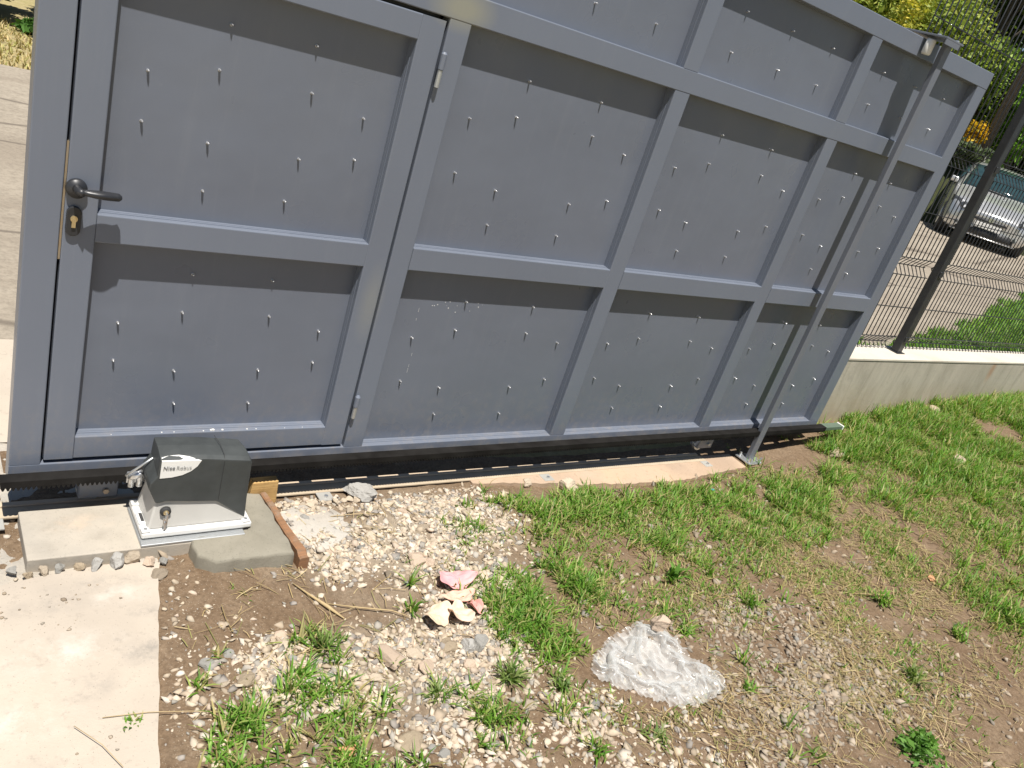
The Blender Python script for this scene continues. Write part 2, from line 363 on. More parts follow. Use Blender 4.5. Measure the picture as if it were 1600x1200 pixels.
# driveway slab inside the gate (a real 2 cm step down to the soil)
bm = bmesh.new(); ys = np.linspace(-4.8, -.305, 160)
pts = [(float(pad_edge(y))+random.uniform(-.002, .002), float(y)) for y in ys]
pts += [(x, -.305+.02*math.sin(x*9)+random.uniform(-.006, .006)) for x in np.linspace(.30, -3.2, 40)] + [(-3.2, -4.8)]
prism(bm, pts, 'z', -.30, -.104)
tag(obj('driveway', bm, PADC), kind='structure')
def roughh(x, y): return -.118+(fbm(x, y, 9, 4)-.5)*.03+(fbm(x+3, y, 40, 3)-.5)*.012
sheet('rough_concrete', -3.1, .36, -.36, .42, 300, 70, roughh, ROUGHC)
sheet('under_gate_shade', .015, 1.75, -.055, .34, 150, 40, lambda x, y: -.1255-.011*x+(fbm(x, y, 30, 3)-.5)*.008+.012*(y > .03), SOIL)  # brown sheet added to darken the ground: under-gate shade put into colour
# outside: apron, road, green verge
def road_h(x, y): return base_h(x, y)-.006+.018*sstep(.4, 1.2, y)
sheet('apron', -6, 4.0, .40, 1.12, 80, 40, lambda x, y: road_h(x, y)+.012*sstep(.4, .6, y)-.006*sstep(.9, 1.12, y)+(fbm(x, y, 3, 3)-.5)*.006, PADC)
def road_keep(x, y): return (y > .5) & (y < 6.75+.55*np.maximum(x-1, 0)) & ((x+.28)*.885+(y+2.25)*.465 < 20.8)
sheet('road', -8, 46, .3, 30, 220, 130, lambda x, y: road_h(x, y)+(fbm(x, y, 1.3, 3)-.5)*.015, ROADM, keep=road_keep)

# ------------------------------------------------------------------ ground footing under the gate, rail
bm = bmesh.new()
xs = np.linspace(1.62, 3.36, 70)
top = [(x, -.045-.06*min(1, max(0, (x-1.66)/.5))-.05*min(1, max(0, (x-1.7)/.4))*(.35+.65*math.exp(-((x-2.6)/.55)**2))-.012*math.sin(x*5.1)-random.uniform(0, .012)) for x in xs]
prism(bm, top+[(3.36, .01), (1.62, .01)], 'z', -.3, -.0985)
for v in bm.verts:
    if v.co.z > -.2: v.co.z -= .0112*v.co.x
tag(obj('gate_footing', bm, BEAMC), kind='structure')
rail = empty('ground_rail', (1.6, 0, -.1205), 'galvanised track rail with bolted tabs lying on the concrete under the sliding gate', 'rail')
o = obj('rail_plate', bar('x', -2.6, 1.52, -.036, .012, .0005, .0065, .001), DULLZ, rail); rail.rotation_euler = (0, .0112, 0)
def Lr(bm_): return bm_
o = obj('running_ridge', bar('x', -2.6, 1.50, .014, .034, .0005, .012, .003), RUSTY, rail)
for x in (1.50, .42, -.62, -1.63):
    t = obj('fixing_tab', bx(x-.035, x+.02, -.086, -.0365, .0005, .006, bev=.001), TABM, rail)
    obj('anchor_bolt', tb([(x-.008, -.068, .006), (x-.008, -.068, .014)], .0075, 6), ZINC, t)

# ------------------------------------------------------------------ the sliding gate
G = empty('sliding_gate', (0, 0, 0), 'grey painted steel sliding gate with recessed panels and an inset pedestrian door', 'gate')
XV = dict(V0=0, V1=.0785, V2=.162, V3=.943, V4=1.0235, V5=1.106, V6=2.004, V7=2.083, V8=2.991, V9=3.070, V10=3.966, V11=4.056)
D = .06; PY = .042
def stile(name, x0, x1, z0, z1, par=G, y1=D): return obj(name, bar('z', z0, z1, x0, x1, 0, y1), PAINT, par)
def railp(name, x0, x1, z0, z1, par=G): return obj(name, bar('x', x0, x1, 0, D, z0, z1), PAINT, par)
railp('rail', 0, 4.056, 0, .058); railp('rail', 0, 4.056, 1.961, 2.039)
railp('rail', .0785, 3.966, 1.5295, 1.608)
stile('stile', 0, .0785, .0582, 1.9608); stile('stile', 3.966, 4.056, .0582, 1.9608)
for a, b in (('V4', 'V5'), ('V6', 'V7'), ('V8', 'V9')):
    x0, x1 = XV[a]+(.008 if a == 'V4' else 0), XV[b]
    stile('stile', x0, x1, .0582, 1.5293); stile('stile', x0, x1, 1.6082, 1.9608)
for a, b in (('V5', 'V6'), ('V7', 'V8'), ('V9', 'V10')): railp('rail', XV[a]+.0002, XV[b]-.0002, .748, .827)
def bead(x0, x1, z0, z1, par):
    """mitred stepped bead round an opening: four sides, one mesh"""
    bm = bmesh.new(); y0 = .020
    for (s, w, ya) in ((0, .0016, y0), (.0, .0024, .029)):
        O = [(x0, z0), (x1, z0), (x1, z1), (x0, z1)]; w2 = w
        I = [(x0+w2, z0+w2), (x1-w2, z0+w2), (x1-w2, z1-w2), (x0+w2, z1-w2)]
        for i in range(4):
            j = (i+1) % 4
            q = [O[i], O[j], I[j], I[i]]
            A = [bm.verts.new((p[0], ya, p[1])) for p in q]; B = [bm.verts.new((p[0], PY-.0004, p[1])) for p in q]
            for f in ([0, 1, 2, 3], ): bm.faces.new([A[k] for k in f])
            for k in range(4): bm.faces.new([A[k], A[(k+1) % 4], B[(k+1) % 4], B[k]])
    return obj('bead', bm, PAINT, par)
def panel(x0, x1, z0, z1, par):
    o = obj('panel', bx(x0-.004, x1+.004, PY, PY+.003, z0-.004, z1+.004), PAINT_SHEET, par)
    bead(x0, x1, z0, z1, par); return o
cols = [('V5', 'V6'), ('V7', 'V8'), ('V9', 'V10')]
for a, b in cols:
    for z0, z1 in ((.058, .748), (.827, 1.5295), (1.608, 1.961)): panel(XV[a], XV[b], z0, z1, G)
panel(.0785, 1.0315, 1.608, 1.961, G)
# pedestrian door
DR = bmesh.new()
for (x0, x1, z0, z1, ax) in ((.0855, .162, .071, 1.5185, 'z'), (.943, 1.0225, .071, 1.5185, 'z')):
    b = bar('z', z0, z1, x0, x1, .001, D); me = bpy.data.meshes.new('t'); b.to_mesh(me); b.free(); DR.from_mesh(me)
for (z0, z1) in ((.071, .145), (.746, .823), (1.448, 1.5185)):
    b = bar('x', .1622, .9428, .001, D, z0, z1); me = bpy.data.meshes.new('t'); b.to_mesh(me); b.free(); DR.from_mesh(me)
door = obj('door', DR, PAINT, G); door['label'] = 'inset pedestrian door with lever handle and two panels'
for z0, z1 in ((.145, .746), (.823, 1.448)): panel(.162, .943, z0, z1, door)
# dark back stop behind the door gap
obj('door_stop', bx(.06, 1.05, D-.006, D-.002, .045, .0705), BLACKM, G)
obj('door_stop', bx(.0786, .0854, .046, .058, .0706, 1.5290), BLACKM, G)
obj('door_stop', bx(1.0226, 1.0314, .046, .058, .0706, 1.5290), BLACKM, G)
obj('door_stop', bx(.0786, 1.0312, .046, .058, 1.5186, 1.5293), BLACKM, G)
obj('strike_plate', bx(.0800, .0850, .006, .03, .69, 1.0), STEEL_STRIP, G)
# lever handle
h = obj('handle', tb([(.108, -.0005, .886), (.108, -.012, .886)], [.0255, .024], 24), BLACKM, door, True)
obj('lever_neck', tb([(.108, -.012, .888), (.108, -.034, .889), (.111, -.046, .8895), (.118, -.052, .890)], [.011, .010, .0095, .009], 12), BLACKM, door, True)
bm = bmesh.new(); rings = []
for i in range(15):
    t = i/14; x = .112+.094*t; yc = -.046-.003*math.sin(t*3.1); wy = .008+.008*math.sin(min(t*1.25, 1)*math.pi*.80); wz = .0068+.0042*math.sin(t*2.4)
    if i in (0, 14): wy *= .5; wz *= .5
    rings.append([bm.verts.new((x, yc+.006*t+wy*math.cos(a), .891-.004*t+wz*math.sin(a))) for a in np.linspace(0, 2*math.pi, 12, endpoint=False)])
for A, B in zip(rings, rings[1:]):
    for k in range(12): bm.faces.new([A[k], A[(k+1) % 12], B[(k+1) % 12], B[k]])
bm.faces.new(rings[0][::-1]); bm.faces.new(rings[-1])
obj('lever', bm, BLACKM, door, True)
bm = bmesh.new(); prism(bm, [(.107+.0175*math.cos(a), .80+(.022 if math.sin(a) > 0 else -.022)+.0175*math.sin(a)) for a in np.linspace(0.01, 2*math.pi, 28, endpoint=False)], 'y', -.009, -.0004, .002)
obj('lock_plate', bm, BLACKM, door)
bm = bmesh.new(); tube(bm, [(.107, -.009, .808), (.107, -.0135, .808)], .0085, 16); box(bm, .1025, .1115, -.0133, -.0091, .785, .804)
obj('lock_cylinder', bm, BRASS, door)
for z0, z1 in ((1.335, 1.437), (.185, .275)):
    zm = (z0+z1)/2; x = 1.0345
    hg = obj('hinge', tb([(x, -.009, zm+.001), (x, -.009, z1-.006), (x, -.009, z1)], [.0095, .0095, .005], 14), PAINT, G)
    tube_bm = tb([(x, -.0085, z0), (x, -.0085, zm-.001)], .0078, 14); obj('hinge_pin', tube_bm, GALV, hg)
# screws
SCREW_XZ = [(0.436, 1.355),(0.669, 1.358),(0.251, 1.199),(0.423, 1.238),(0.681, 1.232),(0.851, 1.194),(0.249, 1.072),(0.420, 1.044),(0.850, 1.069),(0.679, 1.043),(0.426, 0.911),(0.661, 0.913),(0.434, 0.661),(0.671, 0.661),(0.420, 0.540),(0.683, 0.540),(0.249, 0.499),(0.858, 0.495),(0.249, 0.378),(0.419, 0.345),(0.680, 0.349),(0.862, 0.379),(0.434, 0.230),(0.667, 0.227),(1.395, 1.420),(1.717, 1.417),(1.209, 1.263),(1.384, 1.301),(1.728, 1.299),(1.903, 1.262),(1.209, 1.085),(1.386, 1.050),(1.898, 1.083),(1.723, 1.047),(1.394, 0.927),(1.713, 0.922),(2.379, 1.422),(2.709, 1.419),(2.188, 1.258),(2.367, 1.303),(2.712, 1.308),(2.895, 1.266),(2.188, 1.085),(2.364, 1.053),(2.888, 1.098),(2.711, 1.056),(2.377, 0.930),(2.698, 0.934),(3.365, 1.418),(3.689, 1.419),(3.182, 1.267),(3.357, 1.301),(3.697, 1.301),(3.870, 1.266),(3.180, 1.091),(3.359, 1.054),(3.866, 1.093),(3.700, 1.058),(3.368, 0.934),(3.686, 0.937),(1.400, 0.634),(1.715, 0.632),(1.389, 0.520),(1.215, 0.483),(1.723, 0.519),(1.898, 0.482),(1.217, 0.307),(1.391, 0.278),(1.726, 0.278),(1.897, 0.313),(1.403, 0.162),(1.719, 0.155),(2.368, 0.638),(2.693, 0.636),(2.180, 0.487),(2.357, 0.517),(2.700, 0.514),(2.877, 0.482),(2.178, 0.319),(2.350, 0.279),(2.697, 0.276),(2.876, 0.314),(2.359, 0.165),(2.681, 0.164),(3.169, 0.485),(3.163, 0.317),(3.345, 0.275),(3.353, 0.162),(3.366, 0.636),(3.676, 0.638),(3.349, 0.519),(3.697, 0.517),(3.877, 0.486),(3.873, 0.312),(3.692, 0.272),(3.677, 0.159),(1.559, 1.704),(1.843, 1.711),(2.258, 1.859),(2.544, 1.861),(2.823, 1.862),(2.252, 1.713),(2.544, 1.713),(2.818, 1.711),(3.232, 1.855),(3.227, 1.714),(3.790, 1.855),(3.514, 1.854),(3.513, 1.712),(3.793, 1.707)]   # metres along and up the gate
bm = bmesh.new()
tube(bm, [(0, 0, 0), (0, -.0008, 0)], .0042, 10); tube(bm, [(0, -.0008, 0), (0, -.009, 0), (0, -.0135, 0)], [.0032, .0031, .0009], 8)
ms = bpy.data.meshes.new('screw'); bm.to_mesh(ms); bm.free(); ms.materials.append(SCREWZ)
for i, (x, z) in enumerate(SCREW_XZ):
    in_door = x < .99 and z < 1.49
    o = bpy.data.objects.new('screw', ms); link(o, door if in_door else G); o.location = (x, PY-.0002, z)
    o.rotation_euler = (random.uniform(-.12, .12), random.uniform(0, 6.28), random.uniform(-.12, .12))
# extra unseen-region screws above the door are left out; small white drips on a low panel
bm = bmesh.new()
for (x, z0, z1) in ((1.215, .50, .615), (1.262, .505, .622), (1.236, .34, .50), (1.222, .28, .35)):
    n = 7
    for i in range(n):
        if random.random() < .45: continue
        za = z0+(z1-z0)*i/n; box(bm, x-.0003, x+.0003, PY-.0006, PY-.0002, za, za+(z1-z0)/n*random.uniform(.3, .9))
for _ in range(13):
    x = random.uniform(1.24, 1.40)+random.uniform(0, .1); z = .618+random.uniform(-.03, .012); s = random.uniform(.0005, .0018)
    box(bm, x-s, x+s, PY-.0007, PY-.0002, z-s, z+s)
tag(obj('paint_drip', bm, WHITEP, G), kind='stuff')
# mortar specks on the sills
bm = bmesh.new()
for _ in range(11):
    x = random.choice((random.uniform(.2, .6), random.uniform(.55, .9))); s = random.uniform(.001, .004)
    box(bm, x-s, x+s, .004, .004+2*s, .1451, .1451+s)
tag(obj('mortar_speck', bm, WHITEP, G), kind='stuff')
# rack under the gate
bm = bmesh.new(); TP = .0125; n = int((4.05+.02)/TP); prof = []
RX0, RX1 = -.025, 4.05
box(bm, RX0, RX1, -.07, -.029, .029, .05)
for i in range(int((RX1-RX0)/TP)):
    x = RX0+i*TP
    prism(bm, [(x+.0008, .0289), (x+.0117, .0289), (x+.0082, .0195), (x+.0043, .0195)], 'y', -.0695, -.0295)
rack = obj('rack', bm, RACKM, G)
for i in range(30):
    x = .10+i*.136
    if .7 < x < 4.0: obj('rack_lug', bx(x-.025, x+.022, -.0288, -.0003, .006, .026, bev=.002), RACKM, rack)
obj('rack_light_block', bx(-.02, .69, -.0288, -.0003, .006, .026), RACKM, rack)  # added strip closing the gap, keeps sun from slipping behind the rack
for i in range(18):
    x = .45+i*.2+random.uniform(-.01, .01)
    bmk = bmesh.new()
    for k in range(3): box(bmk, x+k*.014, x+k*.014+.009, -.0008, -.0001, .0135+.0, .0185)
    obj('rack_mark', bmk, PRINT, G)
tail = obj('end_stop', bar('x', 4.0565, 4.24, -.062, -.015, .022, .045, .003), GREENP, G)
obj('end_cap', bx(4.2402, 4.252, -.064, -.013, .02, .047, bev=.003), WHITEP, tail)
for x in (.24, 3.10):
    b = obj('wheel_housing', bx(x-.055, x+.055, -.004, .052, -.075, -.0004, bev=.003), PAINT, G)
    obj('wheel', tb([(x-.02, .018, -.062), (x-.02, .036, -.062)], .036, 20), GALV, b)
    obj('axle_bolt', tb([(x+.02, -.012, -.05), (x+.02, -.0045, -.05)], .009, 6), RUSTY if x < 1 else GALV, b)
# limit spring brackets on the rack
lb = obj('limit_bracket', bx(.296, .352, -.082, -.0705, .026, .062, bev=.002), ZINC, G)
for x in (.307, .330): obj('limit_clamp', tb([(x, -.088, .020), (x, -.088, .058), (x, -.088, .064)], [.0095, .0095, .006], 12), ZINC, lb, True)

# ------------------------------------------------------------------ guide post with roller
P = empty('guide_post', (3.44, -.062, -.128), 'slim grey upright post with guide roller standing in front of the gate right of centre', 'post')
PX, PZ = 0, 0
obj('post_tube', bar('z', .006, 2.1815, -.020, .025, -.013, .012, .002), POST_PAINT, P)
obj('base_plate', bx(-.06, .07, -.055, .05, -.002, .006, bev=.0015), GALV, P)
for (x, y) in ((-.045, .03), (.05, -.04), (-.045, -.04), (.05, .03)): obj('anchor_bolt', tb([(x, y, .006), (x, y, .03)], .007, 6), ZINC, P)
tp = obj('top_plate', bx(-.10, .05, -.045, .25, 2.182, 2.19, bev=.001), POST_PAINT, P)
obj('plate_flange', bx(-.10, .022, -.045, -.041, 2.160, 2.1815), POST_PAINT, tp)
for (x, y) in ((-.06, .02), (-.01, .02), (.03, -.02)): obj('plate_nut', tb([(x, y, 2.19), (x, y, 2.199)], .009, 6), ZINC, tp)
obj('roller', tb([(-.075, .034, 2.105), (-.075, .034, 2.112), (-.075, .034, 2.165), (-.075, .034, 2.17)], [.017, .021, .021, .017], 18), WHITEP, P, True)
obj('roller', tb([(-.075, .148, 2.105), (-.075, .148, 2.112), (-.075, .148, 2.165), (-.075, .148, 2.17)], [.017, .021, .021, .017], 18), WHITEP, P, True)

# ------------------------------------------------------------------ motor plinth, cement patch, timbers
bm = bmesh.new(); prism(bm, [(.024, -.262), (.20, -.266), (.47, -.268), (.70, -.26), (.70, -.052), (.40, -.046), (.026, -.040)], 'z', -.2, -.075, .003, 2)
tag(obj('concrete_plinth', bm, SLABC), 'pale rectangular concrete plinth under the gate motor', 'plinth')
def slabby(name, outline, zt, zb, mat, label, cat, rz=.006, sc=25):
    bm = bmesh.new(); o2 = []
    n = len(outline)
    for i in range(n):
        a = Vector(outline[i]); b = Vector(outline[(i+1) % n]); k = max(1, int((b-a).length/.018))
        for j in range(k): o2.append(a.lerp(b, j/k))
    c = sum(o2, Vector((0, 0)))/len(o2)
    tops = []; rings = []
    for s, z in ((1.03, zb), (1.01, zt-.012), (.996, zt-.0015), (.97, zt), (.6, zt), (.3, zt)):
        r = []
        for p in o2:
            q = c+(p-c)*s; w = mnoise.noise(Vector((q.x*sc, q.y*sc, z*3))); w2 = mnoise.noise(Vector((q.x*60, q.y*60, z*50)))
            r.append(bm.verts.new((q.x+w*.006*(s > .95), q.y+w2*.006*(s > .95), z+rz*w*(s < 1.02))))
        rings.append(r)
    for A, B in zip(rings, rings[1:]):
        for i in range(len(A)): bm.faces.new([A[i], A[(i+1) % len(A)], B[(i+1) % len(A)], B[i]])
    cv = bm.verts.new((c.x, c.y, zt)); r = rings[-1]
    for i in range(len(r)): bm.faces.new([r[i], r[(i+1) % len(r)], cv])
    return tag(obj(name, bm, mat, None, True), label, cat)
slabby('cement_patch', [(.452, -.262), (.455, -.335), (.50, -.372), (.60, -.376), (.735, -.378), (.728, -.06), (.66, -.055), (.652, -.20), (.63, -.245)], -.068, -.16, WETC,
       'damp grey brown cement patch trowelled round the right side of the motor', 'cement patch')
slabby('cement_spill', [(.775, -.13), (.80, -.30), (.88, -.33), (.98, -.27), (1.02, -.17), (.95, -.10), (.85, -.085)], -.1165, -.15, SPILL,
       'thin pale cement spill drying beside the wooden batten', 'cement spill', .013, 14)
bm = bmesh.new(); prism(bm, [(.695, -.118), (.795, -.125), (.789, -.028), (.70, -.030)], 'y', -.055, -.022, .0025, 1)
tag(obj('timber_block', bm, WOODY), 'yellow offcut of timber wedged upright behind the motor', 'wood block')
bm = bmesh.new(); rings = []
for i in range(24):
    t = i/23; y = -.062-.335*t; xc = .738+.024*t+.002*math.sin(t*8); w = .010+.006*t+.0015*mnoise.noise(Vector((t*11, 0, 0))); zt = -.066-.004*t+.004*mnoise.noise(Vector((t*13, 3, 0)))-(.014 if i > 21 else 0)
    rings.append([bm.verts.new(p) for p in ((xc-w, y, -.15), (xc-w, y, zt-.004), (xc-w*.6, y, zt), (xc+w*.7, y, zt+.001), (xc+w, y, zt-.006), (xc+w, y, -.15))])
for A, B in zip(rings, rings[1:]):
    for k in range(6): bm.faces.new([A[k], A[(k+1) % 6], B[(k+1) % 6], B[k]])
bm.faces.new(rings[0]); bm.faces.new(rings[-1][::-1])
tag(obj('timber_batten', bm, WOODB), 'weathered orange brown batten edging the damp cement patch', 'batten')

# ------------------------------------------------------------------ gate motor
MO = empty('gate_motor', (.313, -.245, -.075), 'black and light grey gate motor standing on the concrete plinth', 'gate motor')
obj('mounting_plate', bx(-.004, .30, -.022, .17, .0005, .009, bev=.0015), GALV, MO)
mb = bx(0, .325, 0, .178, .0125, .033, bev=.006, seg=3); obj('base_flange', mb, LGREY2, MO, False)
for (x, y) in ((.012, .014), (.307, .014), (.012, .15)):
    pd = obj('fixing_pad', bx(x-.012, x+.012, y-.012, y+.012, .0332, .039, bev=.002), LGREY2, MO); obj('pad_screw', tb([(x, y, .039), (x, y, .041)], .0055, 10), GALV, pd)
pd = obj('slot_rim', bx(.001, .026, .045, .105, .0332, .0375, bev=.002), LGREY2, MO); obj('slot', bx(.009, .018, .055, .095, .0376, .0384), DARKG, pd)
bm = bmesh.new()
lo = [(.018, .016), (.308, .016), (.308, .165), (.018, .165)]; mi = [(.030, .026), (.292, .026), (.296, .158), (.030, .158)]; hi = [(.040, .036), (.285, .036), (.285, .15), (.040, .15)]
rings = [[bm.verts.new((x, y, z)) for x, y in q] for q, z in ((lo, .0328), (mi, .10), (hi, .20))]
for A, B in zip(rings, rings[1:]):
    for k in range(4): bm.faces.new([A[k], A[(k+1) % 4], B[(k+1) % 4], B[k]])
bm.faces.new(rings[-1]); bm.faces.new(rings[0][::-1])
bmesh.ops.bevel(bm, geom=[e for e in bm.edges], offset=.006, segments=3, profile=.5, affect='EDGES')
obj('housing', bm, LGREY, MO)
# cover shell: loft of front outline through two depths, top slopes gently back
outl = [(.030, .270), (.027, .214), (.010, .192), (.009, .172), (.030, .126), (.036, .122), (.060, .128), (.120, .121), (.205, .113), (.214, .108), (.298, .046), (.304, .046), (.300, .120), (.297, .240), (.292, .250), (.16, .2655)]
def cov(s):
    return outl
bm = bmesh.new(); depths = [(.020, 0, .0), (.040, 0, .006), (.085, .002, .012), (.140, .006, .006), (.152, .010, -.012)]
rings = []
for v, ins, up in depths:
    r = []
    for (u, w) in outl:
        ww = w + (up if w > .2 else 0); uu = u + ins*(1 if u < .15 else -1)
        vv = v + (.006*((w-.12)/.15) if v < .03 else 0)
        r.append(bm.verts.new((uu, vv, ww)))
    rings.append(r)
n = len(outl)
for A, B in zip(rings, rings[1:]):
    for k in range(n): bm.faces.new([A[k], A[(k+1) % n], B[(k+1) % n], B[k]])
bm.faces.new(rings[0][::-1]); bm.faces.new(rings[-1])
bmesh.ops.recalc_face_normals(bm, faces=bm.faces)
ed = [e for e in bm.edges if len(e.link_faces) == 2 and e.calc_face_angle(0) > .5]
bmesh.ops.bevel(bm, geom=ed, offset=.0035, segments=2, profile=.5, affect='EDGES', clamp_overlap=True)
cover = obj('cover', bm, BLACK, MO)
bm = bmesh.new(); tube(bm, [(.212, .0195, .118), (.212, .0235, .255), (.212, .040, .2725), (.211, .085, .279), (.21, .140, .2735)], .0008, 5)
obj('cover_seam', bm, DARKG, cover)
# badge wrapping over the top front edge
bm = bmesh.new(); top = [(.033, .262), (.05, .2725), (.08, .2745), (.11, .2705), (.142, .2625)]; bot = [(.144, .2622), (.134, .243), (.118, .228), (.095, .2165), (.065, .2105), (.033, .2095)]
F = [bm.verts.new((u, .0188+.006*((w-.12)/.15), w)) for u, w in bot[::-1][:]+[]]
T = [bm.verts.new((.033+(.142-.033)*t, .0185+.006*((.264-.12)/.15), .2665-.004*t)) for t in (0, .2, .45, .7)]
K = [bm.verts.new((.033+(.142-.033)*t, .030+.012*math.sin(math.pi*min(1, t*1.15+.1)), .2735-.0055*t+.0035*math.sin(math.pi*t))) for t in (0, .2, .45, .7)]
for i in range(4):
    bm.faces.new([F[i], F[i+1], T[i+1], T[i]]) if i < 3 else bm.faces.new([F[3], F[4], F[5], T[3]])
for i in range(3): bm.faces.new([T[i], T[i+1], K[i+1], K[i]])
bm.faces.new([T[3], F[5], K[3]])
badge = obj('badge', bm, WHITEP, MO)
sm = badge.modifiers.new('s', 'SOLIDIFY'); sm.thickness = .0015; sm.offset = 0
def text(body, size, parent, loc, mat, bold=0.0, xs=1):
    cu = bpy.data.curves.new('txt', 'FONT'); cu.body = body; cu.size = size; cu.extrude = .0003; cu.offset = bold; cu.space_character = xs
    to = bpy.data.objects.new('txt', cu); COL.objects.link(to); bpy.context.view_layer.update()
    me = bpy.data.meshes.new_from_object(to.evaluated_get(bpy.context.evaluated_depsgraph_get())); bpy.data.objects.remove(to)
    me.materials.clear(); me.materials.append(mat); o = bpy.data.objects.new('lettering', me); link(o, parent); o.location = loc
    o.rotation_euler = (math.radians(90-2.5), math.radians(1.5), 0); return o
text('Nice', .0165, badge, (.0385, .0208, .2385), PRINTG, .0002, 1.05)
text('Robus', .0165, badge, (.0745, .0206, .2380), PRINTL, -.0001, 1.05)
# release lock with keys
lk = obj('release_lock', tb([(.062, .022, .095), (.062, .0125, .094)], [.0155, .015], 20), DARKG, MO, True)
obj('lock_barrel', tb([(.062, .0125, .094), (.062, .009, .0938)], .008, 14), BRASS, lk)
bm = bmesh.new(); box(bm, .0605, .0645, -.006, .009, .075, .097); box(bm, .055, .068, .0035, .0055, .055, .078); box(bm, .0585, .0645, .0005, .0025, .040, .066)
obj('key', bm, ZINC, lk)
bm = bmesh.new(); tube(bm, [(.03, .10, .23), (.006, .105, .205), (-.016, .115, .178), (-.028, .135, .150), (-.010, .140, .138)], .0035, 8)
obj('limit_wire', bm, GALV, MO, True)
tube_bm = tb([(.012, .12, .165), (-.005, .13, .150), (-.018, .14, .135)], [.011, .010, .006], 12); obj('limit_spring', tube_bm, ZINC, MO, True)

# ------------------------------------------------------------------ boundary wall and mesh fence
bm = bmesh.new(); n = 60
W = empty('boundary_wall', (4.2, .235, 0), 'low streaked concrete wall carrying the black mesh fence', 'wall')
obj('wall_body', bx(-.6, 13.8, -.10, .10, -.45, .385, bev=.004), WALLC, W)
obj('wall_coping', bx(-.6, 13.8, -.104, .104, .3852, .402, bev=.003), WALLTOP, W)
FE = empty('mesh_fence', (5.05, .255, .402), 'black welded wire mesh fence with folded ridges on the concrete wall', 'fence')
folds = [(.04, .11), (.565, .11), (1.235, .11), (2.36, .06)]
def wire_y(z):
    for zc, w in folds:
        if abs(z-zc) < w/2: return .045*(1-abs(z-zc)/(w/2))
    return 0
zs = sorted({-.012} | {z for zc, w in folds for z in (zc-w/2, zc-w/4, zc, zc+w/4, zc+w/2)} | {2.40})
zs = [z for z in zs if -.012 <= z <= 2.40]
def mesh_panel(x0, x1):
    V = []; F = []; r = .0025
    for x in np.arange(x0, x1, .05):
        b = len(V)
        for z in zs:
            y = .028+wire_y(z)
            V += [(x-r, y-r, z), (x+r, y-r, z), (x+r, y+r, z), (x-r, y+r, z)]
        for i in range(len(zs)-1):
            for k in range(4): F.append((b+4*i+k, b+4*i+(k+1) % 4, b+4*i+4+(k+1) % 4, b+4*i+4+k))
    for zc, w in folds+[(.3, 0), (.9, 0), (1.8, 0)]:
        for dz in ((-w/2, w/2, 0) if w else (0,)):
            y = .0225+wire_y(zc+dz); z = zc+dz; b = len(V)
            if z < 0: continue
            for x in (x0-.01, x1): V += [(x, y-r, z-r), (x, y+r, z-r), (x, y+r, z+r), (x, y-r, z+r)]
            for k in range(4): F.append((b+k, b+(k+1) % 4, b+4+(k+1) % 4, b+4+k))
    o = mesh_np('mesh_panel', V, F, BLACKM, FE); tag(o, kind='stuff'); return o
mesh_panel(-1.25, -.035); mesh_panel(.06, 2.56); mesh_panel(2.66, 5.2); mesh_panel(5.3, 7.8)
for x in (.0, 2.6, 5.25):
    po = obj('fence_post', bar('z', .0005, 2.46, x-.03, x+.03, -.03, .022, .004), BLACKM, FE)
    obj('post_cap', bx(x-.032, x+.032, -.032, .024, 2.4605, 2.47, bev=.003), BLACKM, po)
    obj('post_foot', bx(x-.05, x+.05, -.045, .04, .0002, .005), BLACKM, po) if x == 0 else None
    for z in (.1, .56, 1.24, 1.95):
        obj('mesh_clip', bx(x-.022, x+.022, -.038, -.0305, z-.018, z+.018, bev=.002), BLACKM, po)

